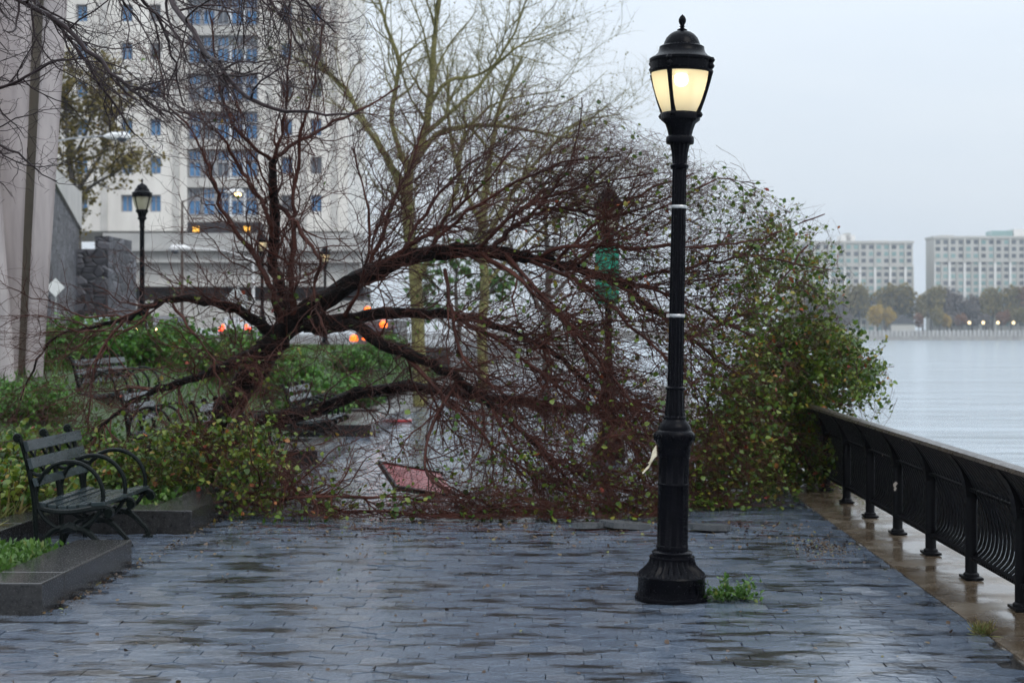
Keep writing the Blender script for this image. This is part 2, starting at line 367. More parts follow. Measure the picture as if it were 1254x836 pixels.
def grow(limbs, levels, fix=None, tip=None, start=.12):
    """limbs: list of (pts, radii). levels: list of dicts. returns list per level of (pts, radii)"""
    out = []; parents = limbs
    for li, sp in enumerate(levels):
        kids = []
        for pts, rad in parents:
            seg = [(pts[i + 1] - pts[i]).length for i in range(len(pts) - 1)]; tot = sum(seg)
            k = sp['dens'] * tot; k = int(k) + (random.random() < k - int(k))
            for _ in range(k):
                t = random.uniform(start if li == 0 else .1, 1.0) * tot; i = 0
                while i < len(seg) - 1 and t > seg[i]: t -= seg[i]; i += 1
                fr = min(t / (seg[i] + 1e-9), 1); p = pts[i].lerp(pts[i + 1], fr); tan = (pts[i + 1] - pts[i]).normalized()
                pr = rad[i] + (rad[i + 1] - rad[i]) * fr
                if 'ok' in sp and not sp['ok'](p): continue
                ax = tan.cross(rv())
                if ax.length < .05: continue
                d = Matrix.Rotation(R(random.uniform(*sp['ang'])), 3, ax.normalized()) @ tan
                b = sp['bias'](p) if callable(sp['bias']) else sp['bias']
                d = (d + b * 2).normalized()
                r = min(pr * sp.get('rk', .6), random.uniform(*sp['rad'])); ln = random.uniform(*sp['len'])
                c = twig(p, d, ln, max(r, sp['rad'][0] * .7), sp['n'], sp['wig'], b)
                if fix and fix(c[0]) is False: continue
                kids.append(c)
        out.append(kids); parents = kids
    return out

# ================================================================== THE SETTING
# ground, river, banks
SW = 3.28                                                             # edge of the quay
gb = MB(); gb.add([(-800, -60, -.06), (2.4, -60, -.06), (2.4, 900, -.06), (-800, 900, -.06)], [(0, 1, 2, 3)])
tag(gb.build('ground', M_GRND), kind='structure')
tag(MB().box(2.45, SW - .06, -60, 900, -3, -.30).build('seawall', M_SEAW), kind='structure')
rb = MB(); rb.add([(SW - .3, -60, -2.1), (850, -60, -2.1), (850, 1500, -2.1), (SW - .3, 1500, -2.1)], [(0, 1, 2, 3)])
tag(rb.build('river', M_WATER), kind='structure')
# walkway: recesses for the benches between planters
PX = -3.32; BX = -4.52
REC = [(11.80, 13.72), (17.6, 20.7), (23.4, 26.4)]
wb = MB()
def sheet(mb, x0, x1, y0, y1, z): mb.add([(x0, y0, z), (x1, y0, z), (x1, y1, z), (x0, y1, z)], [(0, 1, 2, 3)])
sheet(wb, -9, 2.495, 3, 9.76, -.014); sheet(wb, PX - .02, 2.495, 9.76, 90, -.014)
for a, b in REC: sheet(wb, BX, PX - .02, a - .02, b + .02, -.014)
walk = tag(wb.build('walkway', M_BED), kind='structure')
HX = .203; HY = .1758; HR = HX / math.sqrt(3) - .0008
def hexverts(c=(0, 0, 0), tilt=(0, 0), bev=.0012, rot=0):
    vs = []
    for rr, z in ((HR, -.03), (HR, -bev), (HR - bev * .9, 0)):
        for k in range(6):
            a = R(30 + 60 * k) + rot; x, y = rr * math.cos(a) * .990, rr * math.sin(a)
            vs.append((c[0] + x, c[1] + y, c[2] + z + x * tilt[0] + y * tilt[1]))
    return vs
HF = [tuple(range(12, 18))] + [(r * 6 + k, r * 6 + (k + 1) % 6, r * 6 + 6 + (k + 1) % 6, r * 6 + 6 + k) for r in range(2) for k in range(6)]
cells = []
for j in range(int(4.5 / HY), int(62 / HY)):
    for i in range(-50, 14):
        x = i * HX + (j % 2) * HX / 2; y = j * HY
        if x > 2.50 + HX * .3 or (x > 2.50 - HX * .48 and random.random() < .22): continue
        inrec = any(a + .1 < y < b - .1 for a, b in REC)
        left = -8.5 if y < 9.70 else (BX + .05 if inrec else PX + .06)
        if x < left: continue
        D = y * CY - x * SY; xc = x * CY + y * SY
        cells.append((x, y, D > 7.7 and abs(xc) < .345 * D, D))
near = sorted([c for c in cells if c[2] and c[0] < 2.50 - HX * .5], key=lambda c: c[3])[:300]; nearset = set((c[0], c[1]) for c in near)
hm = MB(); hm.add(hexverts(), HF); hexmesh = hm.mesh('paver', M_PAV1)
for c in near:
    place('paver', hexmesh, walk, (c[0] + random.gauss(0, .0012), c[1] + random.gauss(0, .0012), random.gauss(0, .0016)), (random.gauss(0, .012), random.gauss(0, .012), random.gauss(0, .012)))
fv, rn = [], []
ff = []
for c in cells:
    if (c[0], c[1]) in nearset: continue
    n = len(fv); fv += hexverts((c[0], c[1], random.gauss(0, .0016)), (random.gauss(0, .012), random.gauss(0, .012)), .0012, random.gauss(0, .012))
    if c[0] > 2.50 - HX * .5: fv[n:] = [(min(v[0], 2.494), v[1], v[2]) for v in fv[n:]]
    q = random.random()
    ff += [tuple(i + n for i in f) for f in HF]; rn += [q] * len(HF)
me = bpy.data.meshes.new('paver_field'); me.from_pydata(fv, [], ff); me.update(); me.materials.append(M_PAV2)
me.attributes.new('rnd', 'FLOAT', 'FACE').data.foreach_set('value', rn)
tag(place('paver_field', me, walk), kind='stuff')
# coping slabs along the quay
cb = MB(); cb.box(2.52, SW - .03, -20, 90, -.29, -.16); cop = tag(cb.build('coping', M_COP), kind='structure')
y = 3.2
while y < 34:
    ln = random.uniform(1.45, 1.6); s = MB(); s.box(2.503, SW, y, y + ln - .006, -.155, .003, .003)
    s.build('slab', M_COP, cop); y += ln
MB().box(2.503, SW, y, 90, -.155, .003).build('slab', M_COP, cop)
# raised lawn bank on the land side
def sm(t): t = max(0, min(1, t)); return t * t * (3 - 2 * t)
def bankz(x, y): return .08 + 1.05 * sm((-4.7 - x) / 3.2) * sm((y - 16) / 9)
gx = [-4.7 - .3 * i for i in range(16)] + [-10 - 4 * i for i in range(16)]; gy = [8.2 + 1.0 * i for i in range(24)] + [33 + 4 * i for i in range(9)]
mb = MB()
def bankx(x, y): return x
for yy in gy:
    for xx in gx: mb.v.append((xx, yy, bankz(xx, yy) + (random.gauss(0, .012) if xx < -4.8 else 0)))
nx = len(gx)
for a in range(len(gy) - 1):
    for b in range(nx - 1): mb.f.append((a * nx + b, (a + 1) * nx + b, (a + 1) * nx + b + 1, a * nx + b + 1))
tag(mb.build('lawn_bank', M_LAWN, smooth=True), kind='structure')
tag(MB().box(-75, -4.8, 64, 150, -1, 1.12).build('road', M_ASPH), kind='structure')

# ================================================================== PLANTERS (granite kerbs)
def planter(y0, y1, label, ends, soil=True):
    t = empty('planter', (PX, y0, 0), 0, label, 'planter', 'granite planters along the walk')
    W, H = .43, .2
    def stone(x0, x1, ya, yb): MB().box(x0, x1, ya, yb, -.03, H, .012).build('kerb_stone', M_GRAN, t)
    L_ = y1 - y0; k = max(1, round((L_ - (.45 if ends[0] else 0)) / 1.4)); ya = (.45 if ends[0] else 0)
    if ends[0]:
        stone(-W - .9, 0, 0, .45 - .004); stone(-W - 2.4, -W - .904, 0, .45 - .004); stone(-W - 4, -W - 2.404, 0, .45 - .004)
    st = (L_ - ya - (.3 if ends[1] else 0)) / k
    for i in range(k): stone(-W, 0, ya + i * st, ya + (i + 1) * st - .004)
    if ends[1]: stone(-W - .9, 0, L_ - .3, L_)
    MB().box(-1.4, -W - .005, .455, L_ - .05, -.03, .14).build('soil', M_SOIL, t)
    return t
pl1 = planter(9.74, 11.80, 'low granite planter of bright ground cover on the camera side of the near bench', (1, 0))
pl2 = planter(13.72, 17.6, 'low granite planter under the tangled green leaves beside the near bench', (1, 1))
pl3 = planter(20.7, 23.4, 'low granite planter behind the fallen trunk by the half buried bench', (1, 1))
pl4 = planter(26.4, 32, 'farthest low granite planter beside the red plank', (1, 1))
bk = empty('planter_kerb', (BX, 11.8, 0), 0, 'granite kerb running behind the near green bench', 'kerb')
for i in range(2): MB().box(-.3, -.004, i * .97, i * .97 + .955, -.03, .2, .012).build('kerb_stone', M_GRAN, bk)

# ================================================================== LAMP POSTS
def text_mesh(txt, size, radius, z, m, depth=.006):
    cu = bpy.data.curves.new('t', 'FONT'); cu.body = txt; cu.size = size; cu.extrude = depth; cu.align_x = 'CENTER'; cu.resolution_u = 3; cu.space_character = 1.15
    o = bpy.data.objects.new('t', cu); COL.objects.link(o); dg = bpy.context.evaluated_depsgraph_get()
    me = bpy.data.meshes.new_from_object(o.evaluated_get(dg)); bpy.data.objects.remove(o)
    for v in me.vertices:
        a = -math.pi / 2 + v.co.x / radius; rr = radius + v.co.z
        v.co = Vector((rr * math.cos(a), rr * math.sin(a), z + v.co.y))
    me.materials.clear(); me.materials.append(m); return me
LM = {}
def lamp_meshes():
    a = MB(); a.lathe([(0, .245), (.012, .248), (.03, .243), (.034, .228), (.05, .226), (.15, .226), (.158, .232), (.168, .226)], 64)
    LM['plinth'] = a.mesh('plinth', M_IRON, True)
    a = MB(); prof = [(.168, .222), (.18, .222), (.20, .200), (.225, .172), (.25, .156), (.275, .149)]
    a.lathe(prof, 144, 24, [0, .15, .13, .11, .08, .03]); a.lathe([(.272, .152), (.283, .154), (.292, .150), (.296, .135), (.306, .134), (.316, .139), (.325, .128), (.33, .108)], 48)
    LM['flare'] = a.mesh('flared_skirt', M_IRON, True)
    a = MB(); a.lathe([(.325, .106), (.34, .108), (.36, .108), (.365, .106), (.60, .106), (.76, .106), (.765, .1085), (.775, .1085), (.78, .106), (.955, .105), (.96, .108), (.99, .108), (1.0, .110), (1.012, .110)], 96, 8,
                      [0, 0, 0, .045, .045, .045, .01, .01, .045, .045, 0, 0, 0, 0])
    LM['lower'] = a.mesh('lower_shaft', M_IRON, True)
    a = MB(); a.lathe([(1.01, .108), (1.03, .112), (1.05, .125), (1.075, .133), (1.10, .135), (1.12, .130), (1.13, .118), (1.135, .110), (1.15, .110), (1.165, .106), (1.185, .092), (1.2, .078), (1.21, .074)], 64)
    for k in range(10):
        an = 2 * math.pi * k / 10; c = Vector((math.cos(an) * .132, math.sin(an) * .132, 1.088))
        ring = [c + Vector((-math.sin(an) * math.cos(b) * .022, math.cos(an) * math.cos(b) * .022, math.sin(b) * .022)) for b in [2 * math.pi * q / 10 for q in range(11)]]
        a.tube(ring, [.006] * 11, 5, caps=False)
        a.tube([c * 1 - Vector((math.cos(an), math.sin(an), 0)) * .01, c + Vector((math.cos(an), math.sin(an), 0)) * .009], [.011, .006], 6)
    LM['collar'] = a.mesh('ornate_collar', M_IRON, True)
    a = MB(); a.lathe([(1.205, .075), (1.215, .078), (1.225, .075), (1.23, .070), (1.40, .058), (1.405, .066), (1.418, .068), (1.425, .060), (1.43, .054), (2.2, .0505), (2.88, .048), (2.885, .054), (2.90, .062), (2.912, .062), (2.92, .052)], 72, 12,
                      [0, 0, 0, .10, .10, 0, 0, 0, .13, .13, .13, 0, 0, 0, 0])
    for k in range(20):
        an = 2 * math.pi * k / 20; a.lathe([(0, .001), (.004, .006), (.010, .006), (.014, .001)], 6); 
        for q in range(len(a.v) - 24, len(a.v)): v = a.v[q]; a.v[q] = (v[0] + .074 * math.cos(an), v[1] + .074 * math.sin(an), v[2] + 1.212)
    LM['shaft'] = a.mesh('fluted_shaft', M_IRON, True)
    a = MB(); a.lathe([(2.915, .050), (2.93, .050), (3.0, .056), (3.05, .068), (3.055, .090), (3.065, .094), (3.095, .094), (3.105, .088), (3.11, .078), (3.15, .088), (3.19, .102), (3.205, .118), (3.215, .131), (3.25, .133), (3.262, .126)], 72, 12,
                      [0, .14, .12, .08, 0, 0, 0, 0, 0, .05, .03, 0, 0, 0, 0])
    LM['capital'] = a.mesh('capital', M_IRON, True)
    a = MB(); a.lathe([(3.525, .198), (3.53, .210), (3.545, .213), (3.55, .208), (3.60, .210), (3.605, .216), (3.622, .216)], 96, 60, [0, 0, 0, .02, .02, 0, 0])
    a.lathe([(3.622, .214), (3.63, .205), (3.645, .178), (3.665, .160), (3.685, .152), (3.705, .150), (3.712, .138), (3.718, .124), (3.735, .119), (3.765, .106), (3.79, .083), (3.805, .060), (3.813, .036), (3.815, .022)], 64)
    LM['roof'] = a.mesh('roof', M_IRON, True)
    a = MB(); a.lathe([(3.812, .030), (3.822, .034), (3.83, .018), (3.838, .012), (3.845, .02), (3.85, .012), (3.858, .018), (3.875, .026), (3.892, .026), (3.91, .017), (3.92, .006), (3.925, .002)], 24, 8, [0, 0, 0, 0, 0, 0, .1, .15, .15, .15, 0, 0])
    LM['finial'] = a.mesh('finial', M_IRON, True)
    gp = [(3.258, .116), (3.30, .136), (3.35, .156), (3.40, .172), (3.45, .186), (3.50, .197), (3.53, .202)]
    for k in range(4):
        a0 = R(-118 + 90 * k)
        a = MB(); a.lathe(gp, 14, ang=(a0, a0 + R(90))); LM['pane%d' % k] = a.mesh('pane', M_PANE, True)
        pts = [Vector(((r + .006) * math.cos(a0), (r + .006) * math.sin(a0), z)) for z, r in gp]
        a = MB(); a.tube([pts[0] - Vector((0, 0, .02))] + pts, [.022, .018, .014, .013, .013, .014, .016, .02], 8)
        for zz, rr in ((3.245, .135), (3.565, .212), (3.605, .214)):
            c = Vector((rr * math.cos(a0), rr * math.sin(a0), zz)); a.tube([c - Vector((0, 0, .018)), c, c + Vector((0, 0, .018))], [.014, .024, .014], 8)
        LM['rib%d' % k] = a.mesh('rib', M_IRON, True)
    a = MB(); a.lathe([(3.44, .004), (3.45, .034), (3.48, .048), (3.515, .044), (3.53, .02)], 16); LM['bulb'] = a
    a = MB(); a.lathe([(3.26, .05), (3.28, .052), (3.37, .046), (3.40, .03), (3.405, .01)], 16); LM['socket'] = a.mesh('burner_socket', M_WHITE, True)
    for nm, zz in (('band0', 2.62), ('band1', 1.89)):
        a = MB(); a.lathe([(zz, .053), (zz + .002, .0545), (zz + .02, .0545), (zz + .022, .053)], 32, caps=False); a.box(-.07, -.048, -.02, -.005, zz, zz + .022); LM[nm] = a.mesh('steel_band', M_STEEL, True)
lamp_meshes()
LM['bulbL'] = LM['bulb'].mesh('burner', M_BULB, True); LM['bulbW'] = LM['bulb'].mesh('burner', M_BULBW, True); LM['bulb0'] = LM['bulb'].mesh('burner', M_BULB0, True)
LM['text'] = text_mesh('N.Y.CITY', .082, .2262, .066, M_IRON, .01)
def lamp_post(loc, label, lit=0, rot=(0, 0, 0), bands=False):
    t = empty('lamp_post', loc, 0, label, 'lamp post', 'lamp posts along the promenade'); t.rotation_euler = rot
    place('plinth', LM['plinth'], t); place('flared_skirt', LM['flare'], t); place('lower_shaft', LM['lower'], t); place('collar', LM['collar'], t)
    place('shaft', LM['shaft'], t); place('capital', LM['capital'], t)
    rf = place('roof', LM['roof'], t); place('finial', LM['finial'], rf)
    for k in range(4): place('pane', LM['pane%d' % k], t); place('rib', LM['rib%d' % k], t)
    place('burner', LM['bulb' + ('0', 'W', 'L')[lit]], t); place('burner_socket', LM['socket'], t)
    if bands: place('steel_band', LM['band0'], t); place('steel_band', LM['band1'], t); place('raised_lettering', LM['text'], t)
    return t
lp = G(822, 733); lamp1 = lamp_post((lp.x, lp.y, 0), 'black cast iron lamp post with glowing amber lantern standing alone on the pavers', 2, (0, R(1.1), YAW), True)
q = P(745, 405, 22); lamp2 = lamp_post((q.x, q.y, 0), 'lamp post hidden behind the bare branches, green sign on its shaft', 0)
for px, D, lab, lit in ((174, 33, 'dark lamp post on the lawn bank between the concrete pier and the fallen tree', 0), (321, 50, 'faintly lit lamp post behind the upright limb of the fallen tree', 1), (398, 58, 'small faintly lit lamp post seen between upright limb and big arching limb', 1)):
    q = P(px, 405, D); lamp_post((q.x, q.y, bankz(q.x, q.y) - .02), lab, lit)
# tape on the lamp collar
ta = MB()
for k in range(7):
    p0 = Vector((-.125, -.04 - .01 * k, 1.03 - .01 * k)); d = Vector((-.2 - .07 * k, -.1 + .03 * k, -1)).normalized(); a = random.uniform(.1, .17)
    pts = [p0, p0 + d * a * .35 + Vector((-.015, 0, 0)), p0 + d * a * .7, p0 + d * a + Vector((-.02, 0, .0))]
    ta.v += [tuple(v) for pt in pts for v in (pt + Vector((-.0035, .003, 0)), pt + Vector((.0035, -.003, 0)), pt + Vector((.003, .002, 0.002)))]
    n = len(ta.v) - 12
    for i in range(3):
        for j in range(3): ta.f.append((n + i * 3 + j, n + i * 3 + (j + 1) % 3, n + i * 3 + 3 + (j + 1) % 3, n + i * 3 + 3 + j))
o = ta.build('torn_tape', M_TAPE, None, loc=lamp1.location, rot=lamp1.rotation_euler)
tag(o, 'frayed pale tape ends dangling from the collar of the glowing lamp post', 'tape')
# green sign on the hidden lamp
g = empty('hanging_sign', (lamp2.location.x - .02, lamp2.location.y - .08, 0), R(8), 'green sheet sign strapped to the lamp post behind bare branches', 'sign')
MB().box(-.17, .17, -.012, .008, 2.18, 3.0, .004).build('panel', M_GREEN, g); MB().box(-.05, .05, .009, .05, 2.3, 2.33).build('strap', M_STEEL, g); MB().box(-.05, .05, .009, .05, 2.85, 2.88).build('strap', M_STEEL, g)

# ================================================================== BENCHES
BM = {}
def bench_meshes():
    fr = MB(); X = lambda x, z: Vector((x, 0, z))
    c = X(-.235, .49); hoop = [c + X(.262 * math.cos(a), .268 * math.sin(a)) for a in np.linspace(R(-205), R(20), 26)][::-1]
    back, br = smooth_path([X(-.50, 0), X(-.505, .2), X(-.52, .45), X(-.555, .66), X(-.60, .85), X(-.635, .945)], [.022] * 6, 4)
    fr.tube(back, br, 7); BM['post'] = fr.mesh('back_post', M_BIRON, True)
    fr = MB(); sc = [X(-.655 + .025 * math.cos(a), .95 + .025 * math.sin(a)) for a in np.linspace(0, R(330), 12)]; fr.tube(sc, [.014] * 12, 6); fr.tube([X(-.655, .95) - Vector((0, .02, 0)), X(-.655, .95) + Vector((0, .02, 0))], [.022, .022], 10); BM['scroll'] = fr.mesh('scroll', M_BIRON, True)
    fr = MB(); hoop_full = [c + X(.27 * math.cos(a), .272 * math.sin(a)) for a in np.linspace(R(-75), R(285), 40)]
    fr.tube(hoop_full, [.0185] * 40, 8); tail, tr = smooth_path([X(-.565, .70), X(-.52, .665), X(-.46, .655), X(-.39, .695)], [.017, .017, .016, .014], 4); fr.tube(tail, tr, 7)
    BM['hoop'] = fr.mesh('hoop_armrest', M_BIRON, True)
    fr = MB(); leg, lr = smooth_path([X(.06, .36), X(.03, .30), X(-.005, .26), X(.0, .2), X(.03, .12), X(.055, .04), X(.06, 0)], [.02, .022, .022, .021, .02, .02, .024], 4)
    leg2, l2 = smooth_path([X(-.30, .24), X(-.2, .235), X(-.1, .21), X(0, .12), X(.05, .06), X(.06, 0)], [.03, .03, .026, .022, .02, .024], 4)
    fr.tube(leg2, l2, 7); fr.tube([X(.05, 0) - Vector((.03, 0, -.006)), X(.10, .006)], [.022, .018], 7); BM['leg'] = fr.mesh('front_leg', M_BIRON, True)
    fr = MB(); rl, rr_ = smooth_path([X(-.26, .24), X(-.36, .22), X(-.45, .12), X(-.5, 0)], [.026, .022, .02, .02], 4); fr.tube(rl, rr_, 7); BM['rleg'] = fr.mesh('rear_leg', M_BIRON, True)
    fr = MB(); sb, s2 = smooth_path([X(-.50, .395), X(-.35, .365), X(-.2, .365), X(-.05, .39), X(.07, .40), X(.10, .37)], [.02, .022, .024, .024, .026, .02], 4); fr.tube(sb, s2, 7)
    fr.tube([X(.085, .36) - Vector((0, .03, 0)), X(.085, .36) + Vector((0, .03, 0))], [.036, .036], 14)
    fr.tube([X(-.30, .22), X(-.235, .245), X(-.17, .22)], [.03, .042, .03], 8); BM['seatbar'] = fr.mesh('seat_bearer', M_BIRON, True)
bench_meshes()
def bench(loc, rz, n, label):
    t = empty('bench', loc, rz, label, 'bench', 'hoop armrest park benches'); sp = .62; L_ = sp * (n - 1)
    for k in range(n):
        y = k * sp; pst = place('back_post', BM['post'], t, (0, y, 0)); place('scroll', BM['scroll'], pst)
        place('hoop_armrest', BM['hoop'], t, (0, y, 0)); place('leg', BM['leg'], t, (0, y, 0)); place('leg', BM['rleg'], t, (0, y, 0)); place('seat_bearer', BM['seatbar'], t, (0, y, 0))
    prof = [(-.462, .404, 5), (-.385, .388, 3), (-.305, .38, 0), (-.222, .382, -2), (-.135, .394, -5), (-.03, .415, -2), ]
    for i, (x, z, an) in enumerate(prof):
        wd = .066 if i < 5 else .115
        mt = Matrix.Translation((x + (.03 if i == 5 else 0), 0, z + .012)) @ Matrix.Rotation(R(an), 4, 'Y')
        MB().box(-wd / 2, wd / 2, .022 if i < 5 else -.02, L_ + .05, -.016, .018, .005, mt).build('seat_slat', M_SLAT, t)
    for x, z, h in ((-.603, .885, .088), (-.572, .748, .088), (-.532, .60, .07)):
        mt = Matrix.Translation((x + .036, 0, z)) @ Matrix.Rotation(R(-15), 4, 'Y')
        MB().box(-.016, .016, -.05, L_ + .07, -h / 2, h / 2, .005, mt).build('back_slat', M_SLAT, t)
    for k in range(n - 1):
        lt = MB()
        for q in range(2):
            y0 = k * sp + .03 + q * (sp - .06) / 2; y1 = y0 + (sp - .06) / 2
            for ya, yb in ((y0, y1), (y1, y0)):
                lt.tube([Vector((-.55, ya, .66)), Vector((-.605, yb, .91))], [.011, .011], 5)
        lt.build('lattice', M_BIRON, t)
    return t
bench((-3.70, 12.2, 0), 0, 3, 'wet dark green slatted bench with hoop armrests standing in the paved recess')
bench((-3.72, 18.05, 0), 0, 4, 'hoop armrest bench half buried under the fallen trunk')
bench((-3.70, 23.75, 0), 0, 4, 'bench in the recess between the two far granite planters')
bench((-5.05, 19.6, bankz(-5.05, 20) - .03), 0, 3, 'wet bench whose pale back slats show above the tangled leaves')
bench((-6.70, 22.8, .44), 0, 5, 'bench of many hoop armrests on the lawn bank by the concrete pier')

# ================================================================== RAILING
rail = empty('railing', (2.94, 5.2, 0), 0, 'black curved metal railing with close pickets along the river', 'railing')
pm = MB(); pm.tube([Vector((0, 0, .012)), Vector((0, 0, .62)), Vector((0, 0, .66))], [.043, .043, .036], 14); pm.box(-.065, .065, -.10, .10, .008, .028, .005); pm.lathe([(.028, .058), (.045, .056), (.055, .044)], 16)
postm = pm.mesh('post', M_RAIL, True)
bm_ = MB(); arc = [Vector((-.20 + .0, 0, .955)), Vector((-.17, 0, .945)), Vector((-.12, 0, .905)), Vector((-.06, 0, .83)), Vector((-.02, 0, .74)), Vector((0, 0, .62))]
ap, ar = smooth_path(arc, [.02, .024, .028, .032, .036, .04], 3)
v0 = len(bm_.v)
for p_, r_ in zip(ap, ar):
    for sx_, sy_ in ((-1, -1), (1, -1), (1, 1), (-1, 1)): bm_.v.append((p_.x + sx_ * r_ * 1.15, sy_ * .05, p_.z + sx_ * r_ * .5))
for i in range(len(ap) - 1):
    for j in range(4): bm_.f.append((i * 4 + j, i * 4 + (j + 1) % 4, i * 4 + 4 + (j + 1) % 4, i * 4 + 4 + j))
bm_.f += [(0, 1, 2, 3), tuple(len(ap) * 4 - 1 - k for k in range(4))]
brm = bm_.mesh('bracket', M_RAIL, True)
pk = MB(); prof, _ = smooth_path([Vector((-.185, 0, .93)), Vector((-.12, 0, .875)), Vector((-.045, 0, .77)), Vector((.012, 0, .66)), Vector((.075, 0, .5)), Vector((.095, 0, .36)), Vector((.075, 0, .24)), Vector((.01, 0, .17))], [0] * 8, 3)
for i, p_ in enumerate(prof):
    a = prof[max(i - 1, 0)]; b = prof[min(i + 1, len(prof) - 1)]; t_ = (b - a).normalized(); n_ = Vector((t_.z, 0, -t_.x))
    for u, vv in ((-.005, -.029), (.005, -.029), (.005, .029), (-.005, .029)): pk.v.append(tuple(p_ + n_ * u + Vector((0, vv, 0))))
for i in range(len(prof) - 1):
    for j in range(4): pk.f.append((i * 4 + j, i * 4 + (j + 1) % 4, i * 4 + 4 + (j + 1) % 4, i * 4 + 4 + j))
pkm = pk.mesh('picket', M_RAIL)
SPC = 1.243; NP = 15
for k in range(NP):
    y = k * SPC - (5.2 - 5.13) ; p_ = place('post', postm, rail, (0, y, 0)); place('bracket', brm, p_)
    if k < NP - 1:
        for i in range(13): place('picket', pkm, rail, (0, y + SPC * (i + .5) / 13.0, 0))
        for nm, x, z, r_ in (('mid_rail', -.004, .655, .017), ('bottom_rail', .004, .165, .022)):
            a = MB(); a.box(x - r_, x + r_, .04, SPC - .04, z - r_ * .7, z + r_ * .7, .004)
            for i in range(26):                                  # beaded edge
                yy = .06 + i * (SPC - .12) / 25; a.box(x - r_ - .005, x - r_ + .003, yy - .011, yy + .011, z - r_ * .5, z + r_ * .5)
            a.build(nm, M_RAIL, rail, loc=(0, y, 0))
y0, y1 = -.3, (NP - 1) * SPC + .1
tr_ = MB()
sec = [(-.062, -.012), (-.05, .012), (-.02, .022), (.02, .022), (.05, .01), (.06, -.014), (.03, -.022), (-.03, -.022)]
for yy in (y0, y1): tr_.v += [(-.2 + a, yy, .958 + b) for a, b in sec]
for j in range(8): tr_.f.append((j, (j + 1) % 8, 8 + (j + 1) % 8, 8 + j))
tr_.f += [tuple(range(8))[::-1], tuple(range(8, 16))]
tr_.build('top_rail', M_RAILC, rail, True)

# ================================================================== CONCRETE PIER (leaning slabs) at the left
pier = empty('concrete_pier', tuple(P(20, 545, 24.5) * 1), 0, 'tall pale concrete pier of two leaning slabs with dark recessed joint', 'pier')
pier.location.z = 0
def pierpart(name, quad_bottom, quad_top, m, D0, D1):
    b = [P(px, HOR + F * (CAMH) / D, D) for px, D in ((quad_bottom[0], D0), (quad_bottom[1], D0), (quad_bottom[1], D1), (quad_bottom[0], D1))]
    H = 9.5; vs = []
    for v in b: vs.append(Vector((v.x, v.y, 0)) - Vector(pier.location))
    s = (D0 / F)
    for i, v in enumerate(b):
        dx = (quad_top[0] - quad_bottom[0]) if i in (0, 3) else (quad_top[1] - quad_bottom[1])
        hh = 545.0 / F * D0
        vs.append(Vector((v.x + dx * s * H / hh, v.y, H)) - Vector(pier.location))
    me_ = MB(); me_.add(vs, [(0, 3, 2, 1), (4, 5, 6, 7), (0, 1, 5, 4), (1, 2, 6, 5), (2, 3, 7, 6), (3, 0, 4, 7)])
    bmx = bmesh.new(); 
    mm = me_.mesh(name, m); bmx.from_mesh(mm); bmesh.ops.bevel(bmx, geom=bmx.edges[:], offset=.03, segments=2, affect='EDGES'); bmx.to_mesh(mm); bmx.free()
    return place(name, mm, pier)
pierpart('slab', (26, 47), (54, 83), M_CONC, 24.2, 25.6)
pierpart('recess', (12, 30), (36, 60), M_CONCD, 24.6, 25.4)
pierpart('slab', (-120, 18), (-60, 41), M_CONC, 24.25, 25.7)
pierpart('buttress', (-140, 26), (-150, -18), M_CONC, 23.6, 24.1)

